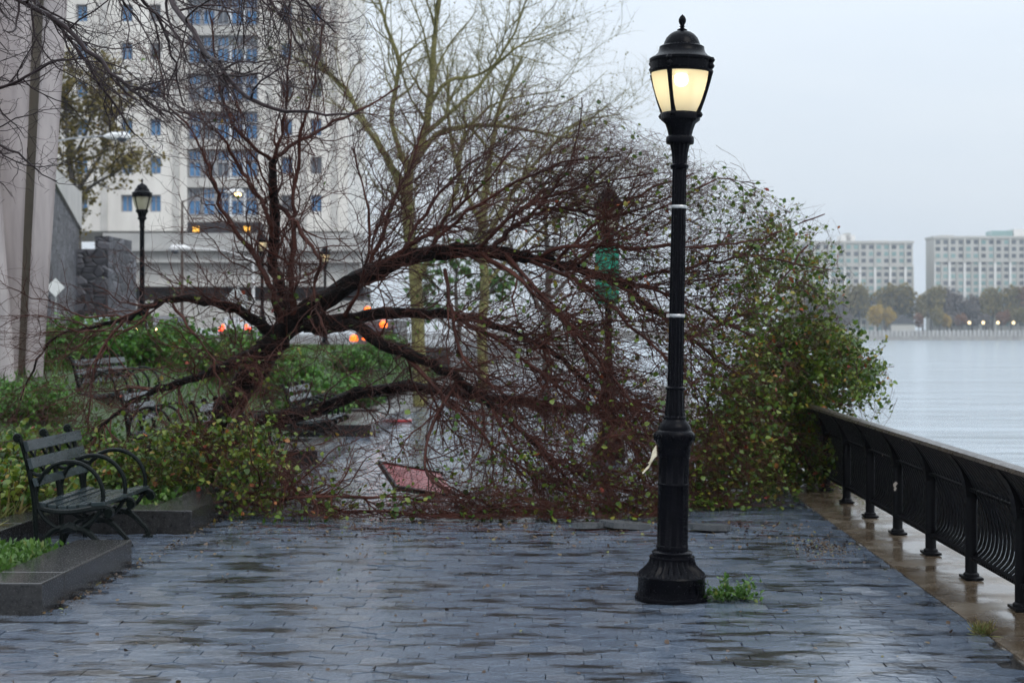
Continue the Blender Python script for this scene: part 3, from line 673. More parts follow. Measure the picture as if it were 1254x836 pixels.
# ================================================================== FALLEN TREE
LK = .76
def limb(cs, sub=4, wig=.035):
    pts = [P(c[0], c[1], c[2]) for c in cs]; return smooth_path(pts, [c[3] * LK for c in cs], sub, wig)
LIMBS = [
 [(232, 592, 17.4, .30), (262, 535, 17.4, .25), (300, 470, 17.3, .215), (330, 425, 17.2, .205), (352, 400, 17.2, .20), (395, 368, 17.1, .16), (440, 342, 17.0, .14), (490, 318, 16.9, .125), (545, 308, 16.8, .11), (600, 308, 16.8, .09), (655, 318, 16.7, .072), (700, 328, 16.6, .058), (750, 345, 16.5, .042), (800, 378, 16.4, .03), (850, 420, 16.2, .018)],
 [(350, 405, 17.2, .13), (346, 370, 17.2, .105), (338, 330, 17.2, .09), (336, 280, 17.2, .078), (335, 235, 17.1, .066), (334, 195, 17.1, .055)],
 [(334, 198, 17.1, .045), (310, 180, 17, .037), (285, 150, 16.9, .03), (270, 110, 16.9, .024), (262, 60, 16.8, .018), (255, 0, 16.8, .012)],
 [(334, 198, 17.1, .045), (360, 176, 17.2, .038), (400, 155, 17.3, .03), (440, 135, 17.4, .024), (490, 105, 17.5, .016)],
 [(334, 198, 17.1, .04), (348, 150, 17, .03), (352, 100, 17, .024), (356, 40, 17, .016), (352, -20, 17, .01)],
 [(345, 395, 17.1, .085), (333, 355, 17, .07), (318, 325, 17, .055), (290, 285, 16.9, .045), (273, 255, 16.9, .04), (263, 225, 16.8, .034), (251, 195, 16.8, .028), (232, 160, 16.7, .02), (205, 120, 16.7, .014), (190, 60, 16.6, .01)],
 [(334, 290, 17.1, .05), (328, 264, 17, .045), (305, 225, 17, .038), (290, 200, 17, .034), (271, 167, 16.9, .026), (245, 145, 16.9, .018), (215, 135, 16.8, .012)],
 [(360, 392, 17.1, .08), (356, 345, 17, .065), (358, 302, 17, .056), (360, 262, 17, .048), (362, 215, 17, .038), (370, 160, 16.9, .028), (385, 100, 16.9, .02), (395, 30, 16.9, .012)],
 [(337, 252, 17.1, .05), (355, 262, 17, .046), (372, 290, 16.9, .04), (393, 318, 16.8, .034), (386, 345, 16.7, .03), (388, 380, 16.6, .022), (400, 410, 16.4, .014)],
 [(338, 410, 17.2, .11), (310, 389, 17.0, .085), (280, 374, 16.9, .078), (240, 368, 16.8, .07), (205, 366, 16.7, .058), (180, 376, 16.6, .045), (150, 392, 16.5, .034), (110, 402, 16.4, .026), (75, 408, 16.3, .018), (45, 440, 16.2, .012), (25, 490, 16.2, .008)],
 [(150, 392, 16.5, .03), (125, 425, 16.3, .026), (112, 470, 16.2, .02), (108, 530, 16.1, .012)],
 [(205, 366, 16.7, .03), (230, 400, 16.4, .026), (262, 440, 16.2, .02), (270, 490, 16, .012)],
 [(372, 398, 17, .12), (420, 392, 16.9, .1), (480, 383, 16.8, .085), (540, 385, 16.7, .07), (590, 393, 16.5, .058), (640, 412, 16.3, .046), (680, 435, 16.1, .036), (720, 470, 15.9, .027), (765, 525, 15.7, .016), (800, 590, 15.5, .01)],
 [(385, 402, 17, .11), (430, 400, 16.8, .10), (480, 425, 16.5, .088), (520, 440, 16.3, .078), (560, 462, 16.1, .066), (600, 495, 15.8, .052), (640, 530, 15.5, .04), (680, 570, 15.3, .028), (720, 612, 15.1, .014)],
 [(222, 575, 18.0, .2), (280, 535, 18.2, .165), (330, 515, 18.2, .14), (390, 500, 18.2, .12), (440, 480, 18, .10), (500, 474, 17.8, .09), (560, 480, 17.6, .08), (620, 490, 17.4, .065), (700, 500, 17.2, .06), (780, 492, 17, .03)],
 [(325, 425, 17.2, .10), (290, 442, 16.8, .085), (250, 458, 16.5, .07), (206, 473, 16.2, .05), (150, 500, 15.9, .03), (110, 540, 15.7, .012)],
 [(600, 310, 16.8, .06), (620, 285, 16.8, .052), (640, 270, 16.8, .046), (665, 258, 16.8, .04), (700, 256, 16.8, .034), (745, 268, 16.8, .028), (800, 250, 16.7, .02), (850, 232, 16.7, .012)],
 [(640, 272, 16.8, .034), (672, 240, 16.8, .028), (695, 205, 16.8, .022), (708, 165, 16.8, .014), (712, 120, 16.8, .008)],
 [(655, 318, 16.7, .05), (690, 302, 16.5, .042), (740, 300, 16.4, .036), (800, 302, 16.3, .028), (880, 300, 16.3, .02), (950, 285, 16.4, .014), (1010, 262, 16.5, .008)],
 [(470, 325, 16.9, .06), (500, 300, 16.8, .05), (535, 280, 16.8, .04), (560, 255, 16.8, .03), (600, 215, 16.8, .022), (640, 170, 16.8, .014)],
 [(440, 345, 17, .05), (465, 300, 17, .04), (480, 250, 17, .032), (505, 200, 17, .024), (520, 150, 17, .014)],
 [(590, 310, 16.7, .05), (640, 345, 16.4, .044), (700, 400, 16.1, .036), (760, 475, 15.8, .028), (805, 550, 15.5, .02), (835, 610, 15.2, .01)],
 [(650, 320, 16.6, .045), (720, 352, 16.3, .038), (790, 412, 16, .03), (855, 480, 15.9, .022), (900, 560, 15.8, .012)],
 [(700, 328, 16.6, .05), (780, 348, 16.6, .042), (860, 380, 16.8, .034), (940, 420, 17.3, .026), (1010, 445, 18, .02), (1070, 455, 18.6, .01)],
 [(750, 345, 16.5, .04), (830, 332, 16.6, .034), (900, 315, 16.9, .026), (965, 320, 17.3, .018), (1020, 330, 17.6, .01)],
 [(800, 378, 16.4, .035), (880, 440, 16.4, .03), (945, 500, 16.8, .022), (985, 560, 17.3, .016), (1005, 600, 17.6, .01)],
 [(700, 330, 16.6, .03), (755, 285, 16.6, .026), (820, 250, 16.6, .02), (880, 220, 16.7, .012), (925, 225, 16.8, .007)],
 [(545, 330, 16.7, .045), (552, 375, 16.4, .04), (562, 425, 16.1, .036), (588, 462, 15.9, .028), (640, 490, 15.7, .018), (700, 500, 15.6, .01)],
 [(290, 500, 17.2, .07), (275, 545, 16.2, .055), (290, 592, 15.3, .042), (340, 612, 14.95, .032), (430, 606, 14.8, .026), (520, 612, 14.75, .018), (610, 622, 14.7, .01)],
 [(330, 540, 17.2, .06), (345, 580, 15.8, .045), (400, 620, 14.9, .03), (480, 628, 14.75, .022), (570, 632, 14.7, .012)],
 [(560, 465, 16.1, .04), (530, 520, 15.6, .034), (520, 570, 15.2, .028), (560, 605, 14.9, .02), (640, 622, 14.8, .012)],
 [(640, 530, 15.5, .03), (700, 575, 15.2, .024), (770, 600, 15, .018), (850, 612, 15.1, .01)],
 [(600, 495, 15.8, .034), (640, 560, 15.3, .028), (700, 605, 15, .02), (780, 620, 14.9, .01)],
 [(420, 392, 16.9, .05), (440, 350, 16.6, .03), (452, 300, 16.5, .024), (448, 240, 16.5, .018), (430, 180, 16.5, .012)],
 [(520, 312, 16.8, .05), (560, 270, 16.7, .04), (620, 230, 16.6, .03), (690, 200, 16.6, .02), (760, 190, 16.6, .01)],
 [(580, 308, 16.8, .05), (640, 255, 16.6, .036), (720, 228, 16.5, .024), (800, 212, 16.5, .01)],
 [(490, 318, 16.9, .05), (520, 262, 17, .036), (560, 215, 17.1, .026), (610, 178, 17.2, .012)],
 [(680, 322, 16.6, .04), (740, 265, 16.5, .03), (800, 230, 16.5, .02), (850, 212, 16.6, .01)],
 [(620, 312, 16.7, .05), (680, 380, 16.2, .04), (730, 455, 15.8, .03), (770, 530, 15.5, .02), (790, 600, 15.2, .01)],
 [(500, 440, 16.4, .05), (560, 500, 15.9, .036), (620, 560, 15.4, .026), (690, 600, 15.1, .014)],
 [(560, 386, 16.6, .05), (640, 440, 16.0, .036), (720, 500, 15.6, .026), (800, 540, 15.5, .014)],
 [(820, 420, 16.3, .03), (880, 400, 16.6, .026), (940, 360, 17, .02), (990, 300, 17.3, .012)],
 [(780, 492, 16.4, .03), (850, 520, 16.4, .026), (920, 540, 16.6, .02), (980, 530, 17.2, .012)],
]
THICK = {0, 1, 9, 12, 13, 14, 15}
LIMBS = [[(a, b, c, r * .92 if i in THICK else r * .68) for a, b, c, r in l] for i, l in enumerate(LIMBS)]
limbs = [limb(c) for c in LIMBS]
limbs = [(p_, [r * random.uniform(.9, 1.13) for r in r_]) for p_, r_ in limbs]
for p_, r_ in limbs:
    for v, rr in zip(p_, r_):
        if v.z < rr * .8: v.z = rr * .8
root_p = P(232, 592, 17.4)
tree = empty('fallen_tree', (root_p.x, root_p.y, 0), 0, 'large uprooted tree lying across the walkway, bare red twigs and some leaves', 'tree')
tl = tree.location.copy()
def rel(poly): return [(p - tl) for p in poly[0]], poly[1]
for i, lb in enumerate(limbs):
    sides = 14 if max(lb[1]) > .09 else 8
    v, f = tube_arrays([rel(lb)], sides)
    v = v + np.random.normal(0, 1, v.shape) * (.011 if max(lb[1]) > .12 else .0035)
    place('trunk' if i in (0, 14) else 'limb', np_mesh('limb', v, f, M_BARK if max(lb[1]) > .06 else M_TWIG, None, True), tree)
def inv(p):
    D = -p.x * SY + p.y * CY; xc = p.x * CY + p.y * SY
    return CX + xc / D * F, HOR - (p.z - CAMH) / D * F, D
def front_limit(px): return 14.55 if px < 860 else 15.4
def fixg(pts):
    for v in pts:
        if v.z < .03: v.z = .03 + random.random() * .06
        px, py, D = inv(v); lim = 14.55 if px < 840 else 15.5
        if v.x > 2.45 and v.y < 17.1: return False
        if D < lim: v.y += (lim - D)
def tbias(p):
    px, py, D = inv(p)
    if px < 420: return Vector((-.02, 0, .07)) if py < 400 else Vector((-.03, -.02, -.02))
    if py > 420: return Vector((.07, -.01, -.05))
    return Vector((.10, 0, .05 if py < 330 else -.01))
def crown_dens(p):
    px, py, D = inv(p)
    return 1.0 if px > 440 else (.72 if py < 360 else .85)
LV = grow(limbs, [
    dict(dens=13, len=(.45, 1.6), ang=(22, 70), wig=.42, bias=tbias, rad=(.006, .014), n=10, rk=.5, ok=lambda p: random.random() < crown_dens(p)),
    dict(dens=9.6, len=(.2, .75), ang=(28, 75), wig=.42, bias=lambda p: tbias(p) * .6, rad=(.004, .0075), n=6, rk=.6, ok=lambda p: random.random() < crown_dens(p) + .1),
    dict(dens=5.6, len=(.06, .30), ang=(30, 80), wig=.45, bias=lambda p: tbias(p) * .4, rad=(.003, .0046), n=3, rk=.7)], fixg)
def okpt(p):
    """true where the photograph shows the crown: keeps the sky above the crown open"""
    px, py, D = inv(p)
    if px > 1090: return False
    edge = np.interp(px, [380, 480, 560, 650, 740, 800, 860, 910, 960, 1010, 1035, 1045, 1090], [-200, 60, 90, 60, 110, 165, 190, 215, 238, 245, 300, 400, 440])
    return py > edge + random.uniform(-10, 25)
for li in range(3): LV[li] = [c for c in LV[li] if okpt(c[0][-1])]
print('twigs', [len(l) for l in LV])
def twigs_obj(name, lists, parent, m, org):
    vs, fs, off = [], [], 0
    for polys, sides in lists:
        if not polys: continue
        v, f = tube_arrays([([p - org for p in pp], rr) for pp, rr in polys], sides); vs.append(v); fs.append(f + off); off += len(v)
    return tag(place(name, np_mesh(name, np.concatenate(vs), np.concatenate(fs), m, None, True), parent), kind='stuff')
twigs_obj('branch', [(LV[0], 5)], tree, M_TWIG, tl)
twigs_obj('twigs', [(LV[1], 4), (LV[2], 3)], tree, M_TWIG, tl)
# leaves: dense at the river end and in the tangle by the near planter, sparse elsewhere
spots = []; sprigs = []
for c in LV[1] + LV[2]:
    p = c[0][-1]; px, py, D = inv(p)
    pr = np.interp(px, [120, 200, 320, 420, 560, 700, 800, 860, 950], [.0, .12, .12, .02, .02, .03, .07, .16, .5]) * np.interp(py, [200, 330, 450], [.35, .55, 1])
    if py > 520: pr += .06
    if 230 < py < 420 and px > 600: pr += .06
    if py < 330 and px < 600: pr = 0.004
    for a in range(len(c[0]) - 1):
        if random.random() < pr * .5:
            d = (c[0][a + 1] - c[0][a]).normalized(); spots.append((c[0][a + 1] - tl, (d + rv() * .9).normalized()))
def inside(poly, x, y):
    r = False; n = len(poly)
    for i in range(n):
        x0, y0_ = poly[i]; x1, y1_ = poly[(i + 1) % n]
        if (y0_ > y) != (y1_ > y) and x < (x1 - x0) * (y - y0_) / (y1_ - y0_) + x0: r = not r
    return r
def sprig_fill(poly, count, drange, nleaf, keep, dirb):
    xs = [p[0] for p in poly]; ys = [p[1] for p in poly]; got = 0; tries = 0
    while got < count and tries < count * 40:
        tries += 1
        px, py = random.uniform(min(xs), max(xs)), random.uniform(min(ys), max(ys))
        if not inside(poly, px, py): continue
        D = random.uniform(*drange(px, py)); p = P(px, py, D)
        if not keep(p): continue
        got += 1
        d = (rv() + dirb).normalized(); c = twig(p - d * .25, d, random.uniform(.3, .6), .0042, 5, .25, Vector((0, 0, .02)))
        for v in c[0]:
            if v.z < .03: v.z = .03 + random.random() * .1
        sprigs.append(c)
        for _ in range(random.randint(*nleaf)):
            a = random.randint(1, 4); f_ = random.random(); q_ = c[0][a].lerp(c[0][a + 1], f_)
            spots.append((q_ - tl + rv() * .015, (rv() + d * .5).normalized(), random.uniform(.8, 1.2)))
right = [(878, 330), (935, 292), (985, 300), (1012, 330), (1022, 400), (1050, 425), (1078, 450), (1062, 482), (1012, 505), (1022, 560), (1026, 600), (985, 614), (925, 614), (880, 628), (842, 630), (850, 520), (870, 420)]
def drr(px, py):
    lo = np.interp(py, [300, 500, 560, 612], [16.4, 16.4, 16.3, 16.3]); return (lo, lo + 3.2)
def keepr(p):
    if p.z < .06: return False
    if p.x > 2.15: return p.y > 17.3
    return True
sprig_fill([(1022, 400), (1050, 425), (1078, 450), (1062, 482), (1012, 505), (1022, 560), (1026, 600), (985, 614), (925, 614), (880, 628), (845, 630), (868, 540), (915, 440), (960, 395)], 1250, drr, (16, 26), keepr, Vector((.4, 0, .15)))
sprig_fill([(905, 300), (945, 275), (985, 285), (1012, 325), (1022, 400), (960, 440), (920, 420)], 210, drr, (9, 16), keepr, Vector((.4, 0, .15)))
sprig_fill([(900, 400), (960, 400), (890, 520), (850, 625), (800, 632), (840, 520)], 200, lambda a, b: (15.6, 18), (4, 9), keepr, Vector((.4, 0, .15)))
leftp = [(130, 540), (190, 528), (300, 515), (335, 540), (345, 580), (338, 622), (300, 628), (262, 606), (225, 600), (190, 595), (135, 575)]
sprig_fill(leftp, 240, lambda a, b: (14.75, 16.2), (9, 15), lambda p: p.z > .05 if p.x > PX else p.z > .28, Vector((.1, -.2, .2)))
sprig_fill([(600, 560), (860, 560), (870, 632), (600, 636)], 50, lambda a, b: (14.7, 15.6), (4, 9), lambda p: p.z > .03, Vector((.3, -.2, 0)))
sprig_fill([(258, 600), (330, 600), (560, 622), (560, 640), (270, 646)], 40, lambda a, b: (14.5, 15.0), (3, 7), lambda p: p.z > .01, Vector((.3, -.2, 0)))
print('leaves', len(spots))
twigs_obj('leafy_twigs', [(sprigs, 3)], tree, M_TWIG, tl)
tag(place('leaves', leaves_mesh('leaves', spots, M_LEAF, (.034, .07), .78), tree), kind='stuff')

# ================================================================== OVERHANGING TREE rooted in the near planter, out of frame on the left
ot = (-6.1, 10.6); tree2 = empty('overhanging_tree', (ot[0], ot[1], .1), 0, 'dark bare tree whose crooked branches hang over the near planter from the left', 'tree')
t2 = tree2.location.copy()
LK = .5
ov = [limb(c, 4, .025) for c in (
 [(-330, 60, 10.2, .13), (-200, -40, 10, .09), (-60, -30, 9.6, .06), (40, 10, 9.2, .034), (110, 60, 9, .026), (160, 110, 8.8, .018), (200, 140, 8.7, .01)],
 [(-60, -30, 9.6, .05), (60, -60, 9, .04), (180, -30, 8.4, .034), (235, 40, 7.9, .028), (275, 90, 7.6, .024), (320, 128, 7.4, .02), (380, 140, 7.2, .014), (440, 138, 7.1, .008)],
 [(-200, 100, 10.2, .05), (-60, 110, 9.8, .03), (10, 105, 9.6, .02), (60, 80, 9.5, .014), (110, 70, 9.4, .008)],
 [(-200, 180, 10.4, .04), (-60, 170, 10, .024), (10, 185, 9.8, .016), (45, 210, 9.7, .01), (70, 222, 9.6, .006)],
 [(60, -60, 9, .03), (130, -40, 9.4, .026), (190, 20, 9.8, .02), (215, 80, 10, .014), (225, 130, 10.1, .008)],
 [(-60, -30, 9.6, .04), (10, -20, 9.4, .03), (60, 20, 9.6, .022), (120, 100, 9.8, .016), (165, 165, 10, .01)],
 [(60, -60, 9, .03), (160, -80, 9, .026), (260, -60, 9, .02), (330, 0, 9.2, .014), (370, 60, 9.4, .008)],
 [(180, -30, 8.4, .03), (280, -40, 8.4, .02), (360, -10, 8.6, .016), (410, 40, 8.8, .008)])]
tk = smooth_path([Vector((ot[0], ot[1], .1)), Vector((ot[0] + .05, ot[1], 1.4)), Vector((ot[0] + .1, ot[1], 2.6)), ov[0][0][0] + Vector((-.02, 0, -.05)), ov[0][0][0] + Vector((-.1, .1, .8))], [.22, .18, .16, .13, .1], 4)
side_l = [(smooth_path([tk[0][10], tk[0][10].lerp(ov[k][0][0], .5) + Vector((0, 0, .15)), ov[k][0][0]], [.08, .06, ov[k][1][0]], 4)) for k in (2, 3)]
v, f = tube_arrays([([p - t2 for p in tk[0]], tk[1])], 12); place('trunk', np_mesh('trunk', v, f, M_BARK, None, True), tree2)
for lb in ov + side_l:
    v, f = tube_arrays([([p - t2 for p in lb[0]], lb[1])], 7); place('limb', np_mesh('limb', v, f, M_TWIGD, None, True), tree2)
def okov(p):
    px, py, D = inv(p)
    return py < np.interp(px, [-100, 60, 120, 200, 260, 330, 450, 500], [250, 235, 200, 215, 190, 150, 110, -50]) + random.uniform(-20, 20)
OV = grow(ov, [dict(dens=12, len=(.3, .85), ang=(30, 70), wig=.4, bias=Vector((.06, 0, -.06)), rad=(.004, .009), n=7, rk=.6, ok=okov),
               dict(dens=11, len=(.1, .4), ang=(35, 80), wig=.5, bias=Vector((.03, 0, -.03)), rad=(.0026, .0042), n=6, rk=.7, ok=okov),
               dict(dens=10, len=(.03, .1), ang=(40, 85), wig=.4, bias=Vector((0, 0, 0)), rad=(.0024, .0034), n=2, rk=.8, ok=okov)], start=.2)
OV = [[c for c in l if okov(c[0][-1])] for l in OV]
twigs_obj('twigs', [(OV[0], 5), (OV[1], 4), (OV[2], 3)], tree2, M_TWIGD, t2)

# ================================================================== STANDING TREES BEHIND
def standing_tree(name, label, base, limbs_px, m, levels, group=None, leaf=None, trunk_n=1):
    t = empty(name, base, 0, label, 'tree', group); org = Vector(base)
    ls = [limb(c, 4, .04) for c in limbs_px]
    for i, lb in enumerate(ls):
        v, f = tube_arrays([([p - org for p in lb[0]], lb[1])], 10); place('trunk' if i < trunk_n else 'limb', np_mesh('limb', v, f, m, None, True), t)
    lv = grow(ls, levels, start=.35)
    twigs_obj('twigs', [(lv[0], 5)] + [(l, 3) for l in lv[1:]], t, m, org)
    if leaf:
        sp = []
        for l in lv[1:]:
            for c in l:
                for k in range(1, len(c[0])):
                    if random.random() < leaf[1]: sp.append((c[0][k] - org, rv()))
        tag(place('leaves', leaves_mesh('leaves', sp, leaf[0], leaf[2], .8), t), kind='stuff')
    return t
LK = .52
up = Vector((0, 0, .05))
lvs = [dict(dens=3.2, len=(1.0, 2.6), ang=(25, 65), wig=.24, bias=up, rad=(.016, .04), n=7, rk=.6),
       dict(dens=3.8, len=(.4, 1.3), ang=(25, 65), wig=.3, bias=up, rad=(.008, .014), n=5, rk=.6),
       dict(dens=4.2, len=(.2, .6), ang=(30, 70), wig=.35, bias=up * .5, rad=(.005, .008), n=3, rk=.7)]
D1 = 38
b1 = P(515, HOR + F * CAMH / D1, D1); b1.z = -.02
standing_tree('plane_tree', 'tall bare plane tree with yellow green lichen bark behind the fallen tree', b1, [
 [(515, 497, D1, .36), (512, 420, D1, .32), (508, 330, D1, .30), (500, 260, D1, .28), (502, 205, D1, .22), (520, 165, D1, .18), (528, 110, D1, .15), (532, 50, D1, .12), (540, -30, D1, .08)],
 [(500, 250, D1, .2), (480, 205, D1, .17), (462, 175, D1, .14), (442, 145, D1 + .5, .12), (425, 110, D1 + 1, .1), (400, 90, D1 + 1, .07), (360, 70, D1 + 1, .04)],
 [(505, 205, D1, .15), (535, 165, D1, .13), (575, 155, D1 - .5, .11), (620, 155, D1 - 1, .09), (670, 165, D1 - 1, .06), (730, 170, D1 - 1, .03)],
 [(524, 130, D1, .11), (550, 100, D1, .09), (590, 90, D1, .07), (630, 60, D1 - 1, .05), (680, 40, D1 - 1, .02)],
 [(520, 165, D1, .12), (560, 130, D1, .10), (595, 95, D1 + .6, .08), (630, 40, D1 + .6, .05), (650, -20, D1 + .6, .03)],
 [(502, 215, D1, .14), (480, 150, D1, .12), (488, 80, D1, .1), (470, 20, D1, .07), (455, -30, D1, .04)],
 [(510, 350, D1, .14), (535, 290, D1 - .6, .12), (560, 230, D1 - 1, .1), (565, 180, D1 - 1, .08), (600, 130, D1 - 1.4, .05), (690, 110, D1 - 1.4, .02)],
 [(575, 155, D1 - .5, .08), (620, 200, D1 - 1, .06), (680, 210, D1 - 1.4, .045), (740, 215, D1 - 1.6, .02)]], M_SYC, lvs, None, (M_BUD, .16, (.03, .06)))
D2 = 47
b2 = P(592, HOR + F * CAMH / D2, D2); b2.z = -.02
standing_tree('plane_tree', 'second lichen covered plane tree standing farther along the walk than the tall one', b2, [
 [(592, 478, D2, .32), (590, 410, D2, .30), (594, 340, D2, .27), (590, 270, D2, .23), (600, 200, D2, .17), (612, 130, D2, .12), (640, 70, D2, .06)],
 [(592, 300, D2, .17), (625, 240, D2, .14), (665, 190, D2, .1), (710, 150, D2, .07), (760, 140, D2, .03)],
 [(592, 280, D2, .16), (565, 220, D2, .13), (550, 150, D2, .1), (548, 80, D2, .05)],
 [(592, 350, D2, .12), (640, 300, D2, .1), (690, 260, D2, .08), (745, 215, D2, .05), (780, 190, D2, .03)]], M_SYC, lvs[:2] + [dict(lvs[2], dens=2.8)], None, (M_BUD, .2, (.04, .07)))
D3 = 62
b3 = P(668, HOR + F * CAMH / D3, D3); b3.z = -.02
lv3 = [dict(dens=2.2, len=(1, 2.4), ang=(25, 70), wig=.24, bias=up, rad=(.016, .04), n=6, rk=.6), dict(dens=3, len=(.5, 1.2), ang=(25, 70), wig=.3, bias=up, rad=(.01, .016), n=4, rk=.6)]
standing_tree('distant_tree', 'hazy tree with thin yellowing leaves far along the promenade', b3, [
 [(668, 460, D3, .3), (670, 400, D3, .27), (672, 330, D3, .22), (668, 280, D3, .15), (665, 240, D3, .07)],
 [(670, 390, D3, .18), (640, 340, D3, .14), (622, 290, D3, .1), (612, 260, D3, .04)],
 [(670, 370, D3, .18), (705, 330, D3, .14), (730, 290, D3, .1), (750, 262, D3, .04)]], M_OLV, lv3, 'trees far along the promenade', (M_OLIVE, .55, (.16, .26)))
D4 = 85
b4 = P(640, HOR + F * CAMH / D4, D4); b4.z = -.02
standing_tree('distant_tree', 'evergreen distant tree blurred behind the plane trunks', b4, [
 [(560, 445, D4, .3), (562, 400, D4, .25), (558, 360, D4, .2), (560, 330, D4, .1)], [(562, 410, D4, .2), (530, 380, D4, .14), (515, 350, D4, .07)], [(562, 400, D4, .2), (590, 370, D4, .14), (610, 345, D4, .07)]],
 M_OLV, lv3, 'trees far along the promenade', (M_HEDGE, .9, (.3, .5)))
D5 = 90
b5 = P(92, 405, D5); b5.z = 1.1
standing_tree('olive_tree', 'olive leaved tree spreading above the dark stone retaining wall', b5, [
 [(94, 425, D5, 0.600), (94, 300, D5, 0.540), (90, 238, D5, 0.360), (86, 200, D5, 0.312), (82, 160, D5, 0.216), (78, 110, D5, 0.096)],
 [(90, 240, D5, 0.240), (111, 210, D5, 0.204), (131, 175, D5, 0.144), (141, 140, D5, 0.072)],
 [(90, 245, D5, 0.216), (116, 225, D5, 0.180), (141, 212, D5, 0.120), (158, 195, D5, 0.060)],
 [(88, 230, D5, 0.216), (66, 200, D5, 0.180), (46, 160, D5, 0.120), (36, 120, D5, 0.060)],
 [(86, 200, D5, 0.192), (106, 160, D5, 0.144), (114, 120, D5, 0.084), (116, 95, D5, 0.036)]], M_OLV, [dict(lv3[0], dens=5.0), dict(lv3[1], dens=5.5)], None, (M_OLIVE, 1.0, (.16, .28)))

# ================================================================== LOW PLANTING
def tuft_spots(n, cx, cy, rx, ry, h, zf, lean=.5):
    out = []
    for _ in range(n):
        a = random.uniform(0, 2 * math.pi); q_ = math.sqrt(random.random()); x = cx + rx * q_ * math.cos(a); y = cy + ry * q_ * math.sin(a)
        out.append((Vector((x, y, zf(x, y) + random.random() * h * (1 - q_ * .5))), Vector((random.uniform(-1, 1) * lean, random.uniform(-1, 1) * lean, 1)).normalized()))
    return out
# bright ground cover in the near planter
sp = []
for _ in range(5200):
    x = random.uniform(-5.6, PX - .42); y = random.uniform(10.2, 11.6)
    sp.append((Vector((x, y, .12 + random.random() ** 1.4 * (.14 if y < 11.2 else .08))), Vector((random.uniform(-.6, .6), random.uniform(-.6, .6), .9)).normalized()))
o = place('ground_cover', leaves_mesh('ground_cover', sp, M_GC, (.035, .065), .5)); tag(o, 'low bright green ground cover filling the near granite planter', 'ground cover', kind='stuff')
sp = []
for _ in range(5200):
    x = random.uniform(-9, BX - .28) if random.random() < .5 else random.uniform(-6, PX - .4); y = random.uniform(11.6, 22) if x < BX - .3 else random.uniform(14.2, 17.4)
    sp.append((Vector((x, y, max(bankz(x, y), .1) + random.random() ** 1.6 * .16)), Vector((random.uniform(-.8, .8), random.uniform(-.8, .8), .9)).normalized()))
o = place('ground_cover', leaves_mesh('ground_cover', sp, M_GC, (.05, .09), .6)); tag(o, 'ragged green ground cover in the bed behind the near bench', 'ground cover', kind='stuff')
sp = []
for _ in range(26):
    cx_, cy_ = random.uniform(-6.2, -4.85), random.uniform(12.4, 14.6)
    for s_ in tuft_spots(60, cx_, cy_, .14, .14, .05, lambda x, y: .1, .8): sp.append((*s_, random.uniform(.7, 1.4)))
o = place('dry_grass', leaves_mesh('dry_grass', sp, M_DRY, (.16, .26), .09)); tag(o, 'dry yellow grass tufts in the bed behind the near bench', 'grass', kind='stuff')
def shrub(name, label, c, rx, ry, h, n, m, size, cat='shrub', group=None):
    t = empty(name, (c[0], c[1], c[2]), 0, label, cat, group); st = []; sp = []
    for k in range(max(8, n // 14)):
        a = random.uniform(0, 2 * math.pi); q_ = math.sqrt(random.random()); e = Vector((rx * q_ * math.cos(a), ry * q_ * math.sin(a), h * random.uniform(.35, 1) * math.sqrt(max(0.05, 1 - .7 * q_ * q_))))
        b = Vector((e.x * .4, e.y * .4, 0)); d = (e - b); c_ = twig(b, d.normalized(), d.length, .007, 6, .2, Vector((0, 0, .03))); st.append(c_)
        for _ in range(14):
            i = random.randint(2, 6); sp.append((c_[0][i] + rv() * .09, (rv() + Vector((0, 0, .3))).normalized()))
    v, f = tube_arrays(st, 4); place('stems', np_mesh('stems', v, f, M_TWIG), t)['kind'] = 'stuff'
    tag(place('foliage', leaves_mesh('foliage', sp, m, size, .8), t), kind='stuff'); return t
shrub('shrub', 'leafy shrub growing behind the backrest of the near bench', (-5.25, 13.9, .1), .8, .7, .62, 2200, M_LEAF, (.05, .08), group='shrubs behind the near bench')
shrub('shrub', 'leafy shrub at the foot of the concrete pier', (-6.3, 15.2, .1), 1.0, .8, .65, 2200, M_LEAF, (.05, .08), group='shrubs behind the near bench')
shrub('shrub', 'loose shrub beside the second granite planter', (-4.55, 15.6, .1), .7, .8, .45, 1800, M_LEAF, (.05, .08), group='shrubs behind the near bench')
for lab_, px_, D_, h_ in (('dark leafy shrub before the foot of the concrete pier', 66, 19.5, .3), ('dark leafy shrub left of the near bench', 14, 17.2, .7), ('broad dark shrub hugging the concrete pier', 30, 21.0, .6), ('low dark shrub beyond the near bench back', 60, 16.5, .35), ('tangled shrub in front of the bank bench', 150, 18.2, .2), ('dense shrub tucked beside the pier under drooping twigs', 60, 26.5, .6)):
    q = P(px_, 405, D_); shrub('shrub', lab_, (q.x, q.y, bankz(q.x, q.y)), .85, .8, h_, 2200, M_LEAF if px_ in (14, 150) else M_HEDGE, (.05, .085), group='shrubs behind the near bench')
labs = ['low green hedge bush below the dark lamp post', 'green hedge bush under the long drooping limb', 'rounded hedge bush left of the tree fork', 'hedge bush framed by the tree fork', 'hedge bush showing beneath the big arching limb', 'dark hedge bush beside the concrete pier', 'hedge bush between pier and lamp bench', 'farther hedge bush behind the tree fork', 'low hedge bush at the edge of the path behind the arching limb', 'farther hedge bush left of the tree fork', 'hedge bush beyond the horizontal trunk', 'hedge bush below the amber beacons', 'hedge bush beside the tall plane tree trunk']
